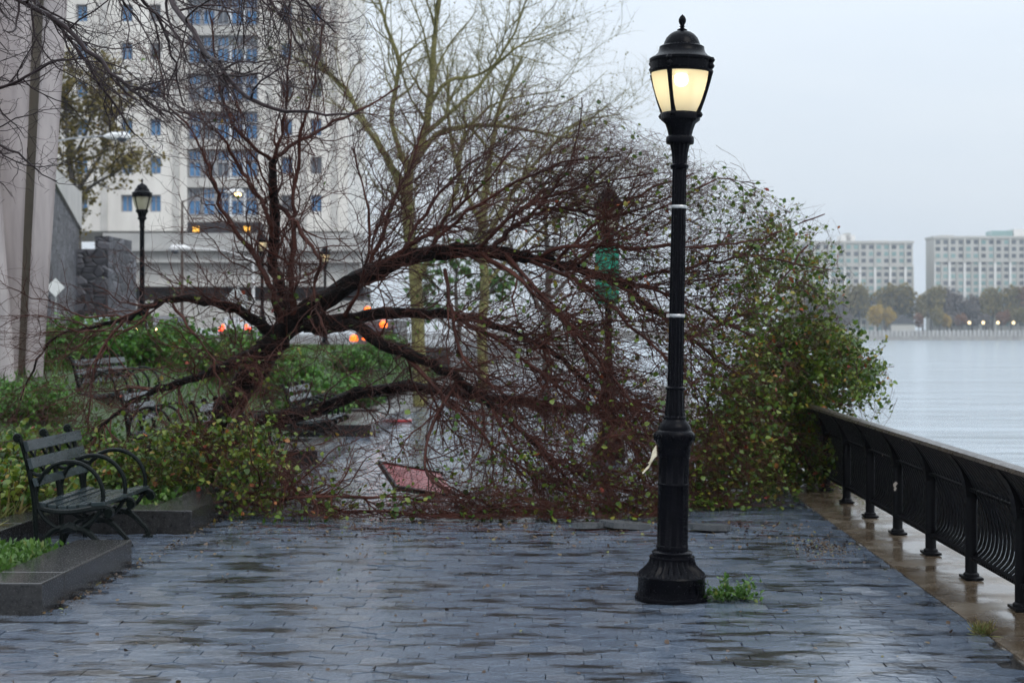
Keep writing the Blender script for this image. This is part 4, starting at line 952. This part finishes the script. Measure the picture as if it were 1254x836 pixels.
for i, (px, D, h) in enumerate(((175, 29, .95), (215, 31, .95), (262, 30, 1.0), (320, 31, .95), (390, 30, .9), (80, 27, .95), (125, 28, .95), (352, 34, .95), (430, 35, .75), (290, 33, 1.0), (430, 44, .9), (455, 49, 1.0), (478, 58, 1.1))):
    q = P(px, 405, D); shrub('hedge_bush', labs[i], (q.x, q.y, bankz(q.x, q.y)), .75, .8, h, 2600, M_HEDGE, (.07, .13), 'hedge', 'hedge bushes on the lawn bank')
sp = []
for _ in range(18000):
    x = random.uniform(-13, -4.75); y = random.uniform(23, 62); sp.append((Vector((x, y, bankz(x, y))), Vector((random.uniform(-.4, .4), random.uniform(-.4, .4), 1)).normalized()))
o = place('lawn_grass', leaves_mesh('lawn_grass', sp, M_GC, (.12, .22), .14)); tag(o, 'rough bright green grass on the raised lawn bank', 'grass', kind='stuff')
# weeds by the lamp and small debris
wl = lamp1.location
t = empty('weed', (wl.x + .36, wl.y - .02, 0), 0, 'green leafy weed growing at the foot of the glowing lamp post', 'weed')
st, sp = [], []
for _ in range(46):
    d = Vector((random.uniform(-.75, 1), random.uniform(-.8, .8), random.uniform(.35, 1))).normalized(); c_ = twig(Vector((random.uniform(-.1, .14), random.uniform(-.06, .06), 0)), d, random.uniform(.08, .2), .002, 4, .25, Vector((0, 0, -.08))); 
    for v in c_[0]: v.z = max(v.z, .004)
    st.append(c_)
    for _ in range(8): sp.append((c_[0][random.randint(1, 4)] + rv() * .008, (rv() + d).normalized()))
v, f = tube_arrays(st, 3); place('stems', np_mesh('stems', v, f, M_GC, np.full(len(f), .3)), t)['kind'] = 'stuff'
tag(place('leaves', leaves_mesh('leaves', sp, M_GC, (.025, .05), .6), t), kind='stuff')
sp = tuft_spots(160, 2.47, 9.3, .05, .08, .01, lambda x, y: 0, 1.2); o = place('dry_grass', leaves_mesh('dry_grass', sp, M_DRY, (.05, .11), .08)); tag(o, 'small dry grass tuft in the joint between pavers and coping', 'grass')
sp = []
for _ in range(520):
    x, y = random.uniform(-3.1, 2.3), 14.7 - abs(random.gauss(0, 1.0))
    sp.append((Vector((x, y, .006)), Vector((random.uniform(-1, 1), random.uniform(-1, 1), .12)).normalized(), random.uniform(.4, 1)))
for _ in range(300):
    x, y = random.uniform(-3.1, 2.4), random.uniform(7.6, 14.6); sp.append((Vector((x, y, .006)), Vector((random.uniform(-1, 1), random.uniform(-1, 1), .12)).normalized(), random.uniform(.3, .8)))
for _ in range(420):
    x, y = random.gauss(2.15, .16), random.gauss(12.9, .38)
    if x < 2.42: sp.append((Vector((x, y, .006)), Vector((random.uniform(-1, 1), random.uniform(-1, 1), .1)).normalized(), random.uniform(.3, .6)))
for _ in range(240):
    y = random.uniform(9.7, 16.5); sp.append((Vector((PX + abs(random.gauss(0.03, .05)), y, .006)), Vector((random.uniform(-1, 1), random.uniform(-1, 1), .1)).normalized(), random.uniform(.3, .7)))
tw = []
for _ in range(150):
    a_ = random.uniform(0, 6.28); p_ = Vector((random.uniform(-3, 2.2), 14.7 - abs(random.gauss(0, .7)), .008)); c_ = twig(p_, Vector((math.cos(a_), math.sin(a_) * .5, 0)), random.uniform(.08, .4), .0035, 4, .3, Vector((0, 0, 0)))
    for v in c_[0]: v.z = .007
    tw.append(c_)
v, f = tube_arrays(tw, 4); o = place('twig_litter', np_mesh('twig_litter', v, f, M_TWIG)); tag(o, 'broken twigs strewn on the pavers before the fallen crown', 'twigs', kind='stuff')
M_LIT = leaf_mat('sodden leaf litter', [(0, (.03, .018, .012)), (.6, (.07, .04, .022)), (.9, (.12, .08, .03)), (1, (.1, .13, .03))], .4, .1)
o = place('leaf_litter', leaves_mesh('leaf_litter', sp, M_LIT, (.04, .06), .7)); tag(o, 'sodden leaf litter scattered over the wet pavers', 'leaf litter', kind='stuff')
# lifted flagstones
for (px, py, s_, lab, rz) in ((868, 650, .30, 'broken slate slab lying just behind the glowing lamp post', .3), (765, 647, .26, 'broken slate slab at the edge of the fallen twigs', -.2), (722, 648, .2, 'small slate fragment beside the edge of fallen twigs', .9)):
    q = G(px, py); n = 7; a = MB(); rr = [s_ * random.uniform(.65, 1.1) * (1 if k % 2 else .8) for k in range(n)]
    vs = [(rr[k] * math.cos(2 * math.pi * k / n) * 1.15, rr[k] * math.sin(2 * math.pi * k / n) * .8, z) for z in (0, .05) for k in range(n)]
    a.add(vs, [tuple(range(n))[::-1], tuple(range(n, 2 * n))] + [(k, (k + 1) % n, n + (k + 1) % n, n + k) for k in range(n)])
    tag(a.build('flagstone', M_FLAG, None, loc=(q.x, q.y, .012), rot=(R(-3), R(4), rz)), lab, 'flagstone', 'broken slabs on the pavers')
# red panel caught in the branches
q = G(520, 606); t = empty('red_panel', (q.x, q.y, 0), 0, 'red board with black edging propped under the fallen branches', 'board')
mt = Matrix.Translation((-.08, .15, .14)) @ Matrix.Rotation(R(24), 4, 'Z') @ Matrix.Rotation(R(20), 4, 'X') @ Matrix.Rotation(R(12), 4, 'Y')
MB().box(-.36, .36, -.30, .30, .0, .02, .004, mt).build('board', M_RED, t)
MB().box(-.38, .38, -.335, -.302, -.02, .035, .005, mt).build('edge_trim', M_BLACKP, t); MB().box(-.395, -.362, -.335, .335, -.02, .034, .005, mt).build('edge_trim', M_BLACKP, t)
MB().box(-.36, .40, .302, .33, -.02, .033, .005, mt).build('edge_trim', M_BLACKP, t)
q = G(470, 517); t = empty('red_panel', (q.x, q.y, 0), 0, 'flat red plank on the path behind the horizontal trunk', 'board'); MB().box(-.55, .55, -.1, .1, .01, .06, .01).build('board', M_RED, t); MB().box(-.57, -.555, -.11, .11, .005, .07).build('edge_trim', M_BLACKP, t)

# ================================================================== BACKGROUND STREET AND BUILDINGS (land side)
# dark rubble retaining wall
a0, a1 = P(62, 405, 58), P(97, 405, 86)
t = empty('retaining_wall', (a0.x, a0.y, 0), 0, 'high dark rubble stone retaining wall with pale coping', 'wall')
def prism(name, pts, z0, z1a, z1b, m, parent, thick, org):
    A, B = pts; d = (B - A); d.z = 0; d.normalize(); n_ = Vector((-d.y, d.x, 0)) * thick
    vs = [A, B, B + n_, A + n_]; lo = [Vector((v.x, v.y, z0)) - org for v in vs]; hi = [Vector((v.x, v.y, zz)) - org for v, zz in zip(vs, (z1a, z1b, z1b, z1a))]
    mb_ = MB(); mb_.add(lo + hi, [(0, 3, 2, 1), (4, 5, 6, 7), (0, 1, 5, 4), (1, 2, 6, 5), (2, 3, 7, 6), (3, 0, 4, 7)]); return mb_.build(name, m, parent)
prism('wall', (a0, a1), 0, 7.4, 9.0, M_STONE, t, 6, Vector(t.location)); prism('coping', (a0 + Vector((.15, 0, 0)), a1 + Vector((.15, 0, 0))), 7.42, 7.9, 9.45, M_LIME, t, 1, Vector(t.location)).location.z = .0
a0, a1 = P(98, 405, 84), P(136, 405, 84)
t = empty('retaining_wall', (a0.x, a0.y, 0), 0, 'lower block of dark stone wall against the pale overpass', 'wall')
MB().box(0, (a1 - a0).length, -.5, 5, 0, 6.2).build('wall', M_STONE, t); MB().box(.9, 1.7, -.3, 4, 6.22, 6.9).build('wall_step', M_STONE, t)
# hospital-like tower
DB = 150; S = DB / F
def bx(px): return (px - CX) * S
def bz(py): return CAMH - (py - HOR) * S
O = P(CX, 405, DB); 
tower = empty('tower_building', (O.x, O.y, 0), YAW, 'white brick tower with blue window bays behind the fallen tree', 'building')
TX0, TX1 = bx(-40), bx(426); rows = [16 + 46.6 * k for k in range(-3, 6)]
WCOL = [(100, 14), (155, 14), (190, 14), (351, 14), (387, 14)]
# wall as strips round the openings
zb, zt = bz(283), bz(-170)
def col_strip(x0, x1): MB().box(bx(x0), bx(x1), 0, 18, zb, zt).build('wall', M_BRICK, tower)
edges = [-40]
for c, wd in WCOL[:3] + [(272.5, 87)] + WCOL[3:]:
    col_strip(edges[-1], c - wd / 2); edges.append(c + wd / 2)
col_strip(edges[-1], 426)
def mid_strips(c, wd, h, off=0):
    prev = zb
    for r_ in sorted(rows, reverse=True):
        lo = bz(r_ + off + h / 2)
        if lo > prev + .02: MB().box(bx(c - wd / 2), bx(c + wd / 2), .004, 6, prev, lo).build('wall', M_BRICK if wd < 50 else M_LIME, tower)
        prev = bz(r_ + off - h / 2)
    MB().box(bx(c - wd / 2), bx(c + wd / 2), .004, 6, prev, zt).build('wall', M_BRICK, tower)
def window(x0, x1, z0, z1, m, mull=1):
    w_ = MB(); w_.box(x0, x1, .5, .6, z0, z1); o = w_.build('window', m, tower)
    fr = MB(); e = .12
    fr.box(x0, x0 + e, .38, .49, z0, z1); fr.box(x1 - e, x1, .38, .49, z0, z1); fr.box(x0 + e, x1 - e, .38, .49, z0, z0 + e); fr.box(x0 + e, x1 - e, .38, .49, z1 - e, z1)
    for k in range(mull): xm = x0 + (x1 - x0) * (k + 1) / (mull + 1); fr.box(xm - .05, xm + .05, .37, .48, z0 + e, z1 - e)
    fr.build('frame', M_MULL, o)
for c, wd in WCOL:
    mid_strips(c, wd, 21)
    for r_ in rows:
        window(bx(c - wd / 2), bx(c + wd / 2), bz(r_ + 10.5), bz(r_ - 10.5), M_BLUE if random.random() < .6 else M_GLASSD, 1)
mid_strips(272.5, 87, 35, -2)
for r_ in rows:
    n = 5; last = r_ > 240
    for k in range(n):
        x0 = bx(229 + 87 * k / n) + .08; x1 = bx(229 + 87 * (k + 1) / n) - .08
        window(x0, x1, bz(r_ + 14), bz(r_ - 5), M_BLUE if random.random() < .8 else M_GLASSD, 1)
        window(x0, x1, bz(r_ - 5.6), bz(r_ - 18.5), M_GLASSD if random.random() < .4 else M_BLUE, 2)
for x in (128, 216, 330, 372, 410):
    MB().box(bx(x) - .3, bx(x) + .3, -.14, -.01, zb, zt).build('pilaster', M_LIME, tower)
# overpass of pale concrete bands in front of the tower
ovp = empty('overpass', tuple(P(CX, 405, 140).xy) + (0,), YAW, 'pale concrete overpass with horizontal bands and dark tunnel mouth', 'overpass')
S2 = 140 / F; cx2 = lambda px: (px - CX) * S2; cz2 = lambda py: CAMH - (py - HOR) * S2
def ob(name, x0, x1, y0_, y1_, d0, d1, m): return MB().box(cx2(x0), cx2(x1), d0, d1, cz2(y1_), cz2(y0_)).build(name, m, ovp)
ob('parapet', 128, 442, 286, 304, -.6, 8, M_BAND); ob('ledge', 126, 444, 304.2, 308, -1.0, 8, M_BAND); ob('band', 128, 442, 308.2, 318, -.3, 8, M_BAND); ob('ledge', 128, 442, 318.2, 322, -.8, 8, M_BAND)
ob('band', 132, 442, 322.2, 344, -.1, 8, M_BAND); ob('lintel', 130, 444, 344.2, 351, -.7, 8, M_LIME); ob('tunnel_mouth', 146, 444, 351.2, 368, 1.5, 8, M_DARK); ob('base_wall', 146, 446, 368.2, 402, .2, 8, M_LIME); ob('pier', 132, 146, 351.2, 402, -.4, 8, M_BAND)  # tunnel mouth is a solid block, its inner shade only dark colour
for k in range(20): ob('panel_rib', 150 + k * 15, 151.2 + k * 15, 322.5, 343.7, -.22, -.105, M_LIME)
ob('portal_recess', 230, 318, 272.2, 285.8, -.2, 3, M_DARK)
for x in (241, 303): ob('ceiling_light', x - 3.5, x + 3.5, 277.5, 284, -.5, -.21, M_YELW)
# street lamps
def cobra(name, base, h, arm, lit, label, m=M_GALV):
    t = empty(name, base, 0, label, 'street light', 'cobra head street lights')
    MB().tube([Vector((0, 0, 0)), Vector((0, 0, h * .9)), Vector((0, 0, h))], [.11, .07, .06], 8).build('pole', m, t)
    ap_, _ = smooth_path([Vector((0, 0, h - .1)), Vector((arm * .4, 0, h + .35)), Vector((arm * .9, 0, h + .5)), Vector((arm, 0, h + .5))], [0] * 4, 4); MB().tube(ap_, [.04] * len(ap_), 6).build('arm', m, t)
    s_ = 1 if arm > 0 else -1; hd = MB(); hd.tube([Vector((arm - .05 * s_, 0, h + .5)), Vector((arm + .3 * s_, 0, h + .52)), Vector((arm + .9 * s_, 0, h + .5)), Vector((arm + 1.1 * s_, 0, h + .48))], [.06, .17, .2, .06], 10).build('lamp_head', M_WHITE, t)
    ln = MB(); ln.lathe([(0, .04), (.06, .17), (.16, .24), (.2, .22)], 14); ln.build('lens', M_STREET if lit else M_GLASSD, t, True, (arm + .75 * s_, 0, h + .24))
def at_ground(px, D, z=1.12): q_ = P(px, 405, D); return (q_.x, q_.y, z)
q = P(40, 405, 66); cobra('street_light', (q.x, q.y, 1.1), (405 - 182) / F * 66 + .7, 3.1, False, 'unlit street light whose arm reaches out from behind the concrete pier')
cobra('street_light', at_ground(223, 92), (405 - 238) / F * 92 + .3, 2.6, True, 'street light on thin brown pole, its lamp glowing warm before the tower', M_RUST)
cobra('street_light', at_ground(310, 78), (405 - 300) / F * 78, -3.2, False, 'unlit street light on the pale pole behind the fork', M_WHITE)
# signs
def sign(px, py, D, w_, shape, label, m=M_SIGNB):
    q_ = P(px, py, D); t = empty('road_sign', (q_.x, q_.y, 1.1), YAW, label, 'sign'); z = q_.z - 1.1
    MB().tube([Vector((0, .03, 0)), Vector((0, .03, z + .2))], [.03, .03], 6).build('pole', M_GALV, t); a = MB(); n = len(shape)
    a.add([(x * w_, yy, z + y_ * w_) for yy in (0, -.02) for x, y_ in shape], [tuple(range(n)), tuple(range(n, 2 * n))[::-1]] + [(k, n + k, n + (k + 1) % n, (k + 1) % n) for k in range(n)]); a.build('plate', m, t)
sign(290, 366, 57, .42, [(-.9, -.9), (.9, -.9), (.9, .2), (0, 1.1), (-.9, .2)], 'bare pentagon sign back beside the tree fork')
sign(68, 352, 50, .3, [(-1, 0), (0, -1), (1, 0), (0, 1)], 'white diamond sign half hidden by the concrete pier', M_WHITE)
# vehicles on the road
def car(loc, rz, paint, label, body='sedan', front='head', lights=None):
    t = empty('parked_car' if body == 'sedan' else 'utility_van', loc, rz, label, 'car' if body == 'sedan' else 'van', 'vehicles on the road'); pm_ = mat('paint ' + label[:18], tuple(c * .8 for c in paint), paint, (.15, .3), 2, 0)
    if body == 'sedan': prof = [(-2.2, .35), (-2.25, .75), (-2.0, .92), (-1.45, .98), (-.8, 1.42), (.55, 1.45), (1.2, 1.0), (2.05, .86), (2.25, .65), (2.22, .35)]
    else: prof = [(-2.6, .4), (-2.6, 2.1), (-2.45, 2.3), (1.2, 2.3), (1.75, 1.35), (2.5, 1.15), (2.6, .8), (2.6, .4)]
    n = len(prof); a = MB(); W = .88
    a.add([(W * s_ * (.86 if z > 1.2 else 1), y_, z) for s_ in (-1, 1) for y_, z in prof], [tuple(range(n)), tuple(range(n, 2 * n))[::-1]] + [(k, n + k, n + (k + 1) % n, (k + 1) % n) for k in range(n)]); a.build('body', pm_, t)
    gl = MB(); 
    if body == 'sedan': gl.box(-.70, .70, .64, .68, 1.04, 1.36, 0, Matrix.Translation((0, .2, .45)) @ Matrix.Rotation(R(52), 4, 'X') @ Matrix.Translation((0, -.55, -1.1))); sidew = (-.9, .55, 1.03, 1.36)
    else: gl.box(-.7, .7, 1.5, 1.54, 1.5, 2.1); sidew = (.1, 1.2, 1.5, 2.1)
    gl.build('windscreen', M_GLASSD, t)
    for s_ in (-1, 1): MB().box(*sorted((s_ * .80, s_ * .885)), sidew[0], sidew[1], sidew[2], sidew[3], .02).build('side_window', M_GLASSD, t)
    for s_ in (-1, 1):
        for y_ in (-1.4, 1.4):
            wh = MB(); wh.lathe([(-.1, .31), (-.08, .33), (.08, .33), (.1, .31)], 18); wo_ = wh.build('wheel', M_TYRE, t, True, (s_ * .80, y_, .33), (0, R(90), 0)); MB().lathe([(-.105, .18), (.105, .18)], 12).build('rim', M_GALV, wo_)
        MB().box(*sorted((s_ * .45, s_ * .8)), 2.23 if body == 'sedan' else 2.6, 2.3 if body == 'sedan' else 2.66, .6, .78, .02).build('headlight', M_HEAD if lights == 'head' else M_WHITE, t)
        MB().box(*sorted((s_ * .55, s_ * .84)), -2.32 if body == 'sedan' else -2.66, -2.22 if body == 'sedan' else -2.6, .68, .86, .02).build('tail_light', M_TAIL if lights == 'tail' else M_RED, t)
    return t
car(at_ground(200, 80, 1.12), R(172), (.10, .10, .11), 'dark car with glowing headlights behind the lawn bank', 'sedan', lights='head')
v1 = car(at_ground(130, 82, 1.12), R(165), (.40, .52, .54), 'pale teal car beside the dark stone wall', 'sedan', lights=None)
c3 = car(at_ground(297, 84, 1.12), R(2), (.35, .35, .36), 'grey car with red and amber tail lamps seen through the tree fork', 'sedan', lights='tail')
v2 = car(at_ground(466, 70, .02 if False else -.02), R(176), (.05, .035, .03), 'dark work van with bright amber beacons behind the arching limb', 'van', lights=None)
for x, z in ((-.45, 2.45), (.4, 2.75), (.1, 1.55), (-.65, 2.1), (.7, 2.2), (.65, 1.5), (-.1, 2.45)): MB().lathe([(0, .14), (.06, .18), (.2, .16), (.28, .05)], 10).build('amber_beacon', M_AMBER, v2, True, (x, 2.75 if z < 2.3 else 1.9 - (z > 2.5) * .9, z - .13))
MB().tube([Vector((.4, 1.0, 2.3)), Vector((.4, 1.0, 2.62))], [.03, .03], 6).build('beacon_mast', M_GALV, v2)
for x in (-.62, .62): MB().lathe([(0, .06), (.03, .08), (.09, .06)], 8).build('amber_lamp', M_AMBER, c3, True, (x, -2.36, .95), (R(90), 0, 0))

# ================================================================== FAR BANK
DF = 640.0; SF = DF / F
fx = lambda px, D=DF: (px - CX) * D / F
OF = P(CX, 405, DF)
def far_empty(name, px, D, z, label, cat, group=None):
    q_ = P(px, 405, D); return empty(name, (q_.x, q_.y, z), YAW, label, cat, group)
fb = MB(); a = P(960, 405, DF); b = P(1500, 405, DF); c = P(1500, 405, DF + 500); d = P(560, 405, DF + 500); e = P(560, 405, DF)
fb.add([(e.x, e.y, 1.6), (b.x, b.y, 1.6), (c.x, c.y, 1.6), (d.x, d.y, 1.6)], [(0, 1, 2, 3)]); tag(fb.build('far_bank', M_LAWN), kind='structure')
sw = far_empty('far_seawall', CX, DF, -2.1, 'pale ribbed stone seawall along the far shore', 'wall')
x0, x1 = fx(560), fx(1500); MB().box(x0, x1, -.6, 3, -.5, 1.6).build('footing', M_SEAW, sw); MB().box(x0, x1, 0, 3, 1.6, 3.8).build('wall', M_SEAW, sw)
for k in range(90): xx = fx(960) + k * 1.7; MB().box(xx, xx + .7, -.35, -.002, 1.62, 4.3).build('fender_post', M_BAND, sw)
def apartment(px0, px1, ytop, label, roofs, D):
    s_ = D / F; t = far_empty('apartment_block', px0, D, 1.6, label, 'building', 'apartment blocks on the far shore'); W = (px1 - px0) * s_; zt_ = CAMH - (ytop - HOR) * s_ - 1.6; zz = lambda py: CAMH - (py - HOR) * s_ - 1.6
    MB().box(0, W, 0, 14, 0, zt_).build('wall', M_FARW, t); MB().box(-.4, W + .4, -.5, 14.4, zt_ + .01, zt_ + 1.1).build('cornice', M_FARW, t)
    n = round(W / 3.35); pitch = W / n; fl = 8.35 * s_; wm = MB().box(-.95, .95, -.12, -.004, 0, 1.75); wms = [wm.mesh('window', M_FARG), wm.mesh('window', M_FARD)]
    lm = MB().box(-1.05, 1.05, -.4, -.004, -.28, -.02); ledge = lm.mesh('sill', M_FARW)
    nf = 13
    for f_ in range(nf):
        z = zt_ - fl * (f_ + 1) + .55
        for c_ in range(n):
            o = place('window', wms[0 if random.random() < .5 else 1], t, (pitch * (c_ + .5), 0, z))
    for c_ in range(n + 1):
        if c_ % 2 == 0: xx = pitch * c_; MB().box(max(xx - .55, 0.02), min(xx + .55, W - .02), -.55, -.003, 0, zt_ - fl * 3.4).build('pilaster', M_FARP, t)
        else: xx = pitch * c_; MB().box(xx - .3, xx + .3, -.4, -.003, 0, zt_ - fl * 3.5).build('pilaster', M_FARW, t)
    MB().box(-.2, W + .2, -.75, -.56, zt_ - fl * 3.45, zt_ - fl * 3.2).build('string_course', M_FARW, t)
    for c_ in range(0, n + 1, 2): xx = pitch * c_; MB().box(max(xx - .45, .02), min(xx + .45, W - .02), -.5, -.003, zt_ - fl * 3.1, zt_ - .02).build('pilaster', M_FARW, t)
    for (a0_, a1_, yt, m) in roofs:
        MB().box((a0_ - px0) * s_, (a1_ - px0) * s_, 3, 12, zt_ + 1.11, zz(yt)).build('roof_plant', m, t)
    return t
apartment(960, 1118, 298, 'apartment block with single square roof tower on the far shore', [(1032, 1049, 287, M_FARP), (1068, 1090, 294, M_FARP), (1038, 1044, 284.5, M_FARW)], 690)
ab = apartment(1144, 1330, 292, 'wider apartment block with several roof plant boxes on the far shore', [(1152, 1170, 287.5, M_FARW), (1190, 1216, 288.5, M_FARP), (1217, 1243, 282, M_FARG), (1244, 1262, 279.5, M_FARP)], 690)
# far trees
def crown_mesh(m, seed):
    rs = random.Random(seed); sp = []; lobes = [(Vector((rs.uniform(-.55, .55), rs.uniform(-.5, .5), rs.uniform(-.15, .6))), rs.uniform(.35, .6)) for _ in range(9)]
    for _ in range(1500):
        c_, r_ = rs.choice(lobes); v_ = Vector((rs.gauss(0, 1), rs.gauss(0, 1), rs.gauss(0, 1))).normalized() * r_ * rs.uniform(.55, 1) ; sp.append((c_ + v_, v_.normalized()))
    return leaves_mesh('crown', sp, m, (.1, .19), 1.0)
CR = {k: [crown_mesh(m, i * 7 + s_) for s_ in range(2)] for i, (k, m) in enumerate((('a', M_FARA), ('y', M_FARY), ('r', M_FARR), ('b', M_FARB)))}
tkm = MB().tube([Vector((0, 0, 0)), Vector((.02, 0, .5)), Vector((-.02, .02, 1.0))], [.06, .045, .02], 7).mesh('trunk', M_OLV)
FT = [(1000, 352, 26, 'b'), (1028, 366, 20, 'b'), (1052, 350, 26, 'a'), (1084, 348, 28, 'a'), (1074, 371, 17, 'y'), (1092, 376, 12, 'y'), (1112, 350, 26, 'a'), (1140, 350, 24, 'a'), (1165, 356, 24, 'b'), (1150, 376, 14, 'a'), (1190, 364, 20, 'b'), (1178, 384, 12, 'r'), (1215, 354, 22, 'a'), (1238, 350, 26, 'a'), (1262, 350, 26, 'r'), (1226, 380, 13, 'r'), (1250, 378, 16, 'a'), (1038, 384, 12, 'b'), (1125, 384, 12, 'r'), (1204, 385, 11, 'b'), (975, 360, 24, 'a'), (1290, 352, 26, 'a'), (1130, 362, 18, 'a'), (1160, 384, 11, 'y')]
fnames = {'a': 'olive', 'y': 'golden yellow', 'r': 'russet', 'b': 'bare purplish grey'}
SPOT = ['behind the leafy crown tip', 'below the left block corner', 'under the square roof tower', 'before the low roof box', 'in front of the tall olive tree', 'beside the gabled shed', 'between shed and gap of the blocks', 'below the gap between the blocks', 'before the end bay of the wider block', 'low beside the shed', 'before the middle bays of the wider block', 'low at the first lit lamp', 'above the second lit lamp', 'above the third lit lamp', 'beyond the fourth lit lamp', 'low between third and fourth lamps', 'low behind the fourth lamp', 'low at the near end of the far seawall', 'low at the foot of the shed', 'low between first and second lamps', 'hidden behind the leafy crown', 'past the end of the lamp row', 'filling the foot of the gap between the blocks', 'small and low between the shed and the lamps']
for i, (px, yt, wd, k) in enumerate(FT):
    D = DF + 12 + (34 if yt < 370 else 0); h = CAMH - (yt - HOR) * D / F - 1.6; t = far_empty('shore_tree', px, D, 1.6, fnames[k] + ' far shore tree ' + SPOT[i], 'tree', 'trees on the far shore')
    r_ = wd * D / F * .78; o = place('crown', CR[k][i % 2], t, (0, 0, h * .5), (0, 0, i * 1.3)); o.scale = (r_, r_ * .8, h * .5); o['kind'] = 'stuff'
    o = place('trunk', tkm, t); o.scale = (h * .5, h * .5, h * .6)
for i, px in enumerate((1187, 1204, 1222, 1241)):
    t = far_empty('shore_lamp', px, DF + 3, 1.6, 'lit lamp on the far shore in a row of four', 'lamp post', 'lit lamps on the far shore')
    MB().tube([Vector((0, 0, 0)), Vector((0, 0, 3.0))], [.1, .07], 6).build('pole', M_BLACKP, t); MB().lathe([(0, .15), (.15, .5), (.6, .62), (1.1, .5), (1.25, .12)], 12).build('globe', M_FARL, t, True, (0, 0, 2.95))
t = far_empty('shore_shed', 1106, DF + 8, 1.6, 'small gabled shed among the far shore trees', 'shed')
MB().add([(-5, 0, 0), (5, 0, 0), (5, 6, 0), (-5, 6, 0), (-5, 0, 3.2), (5, 0, 3.2), (5, 6, 3.2), (-5, 6, 3.2)], [(0, 1, 5, 4), (1, 2, 6, 5), (2, 3, 7, 6), (3, 0, 4, 7)]).build('wall', M_FARW, t); MB().add([(-5.4, -.4, 3.1), (5.4, -.4, 3.1), (5.4, 6.4, 3.1), (-5.4, 6.4, 3.1), (0, -.4, 7), (0, 6.4, 7)], [(0, 4, 5, 3), (1, 2, 5, 4), (0, 1, 4), (2, 3, 5)]).build('roof', M_ASPH, t)
# wooded shore left of the river bend, seen through the twigs: part of the land side
# ================================================================== HAZE
hz = MB().box(-900, 900, -120, 1600, -4.2, 62); m, t_, p = nodes_of('haze air'); t_.nodes.remove(p)
pv = t_.nodes.new('ShaderNodeVolumePrincipled'); pv.inputs['Color'].default_value = (.86, .92, 1, 1); pv.inputs['Density'].default_value = .0002
t_.links.new(pv.outputs[0], t_.nodes['Material Output'].inputs['Volume'])
h_ = hz.build('haze', m); tag(h_, kind='stuff')
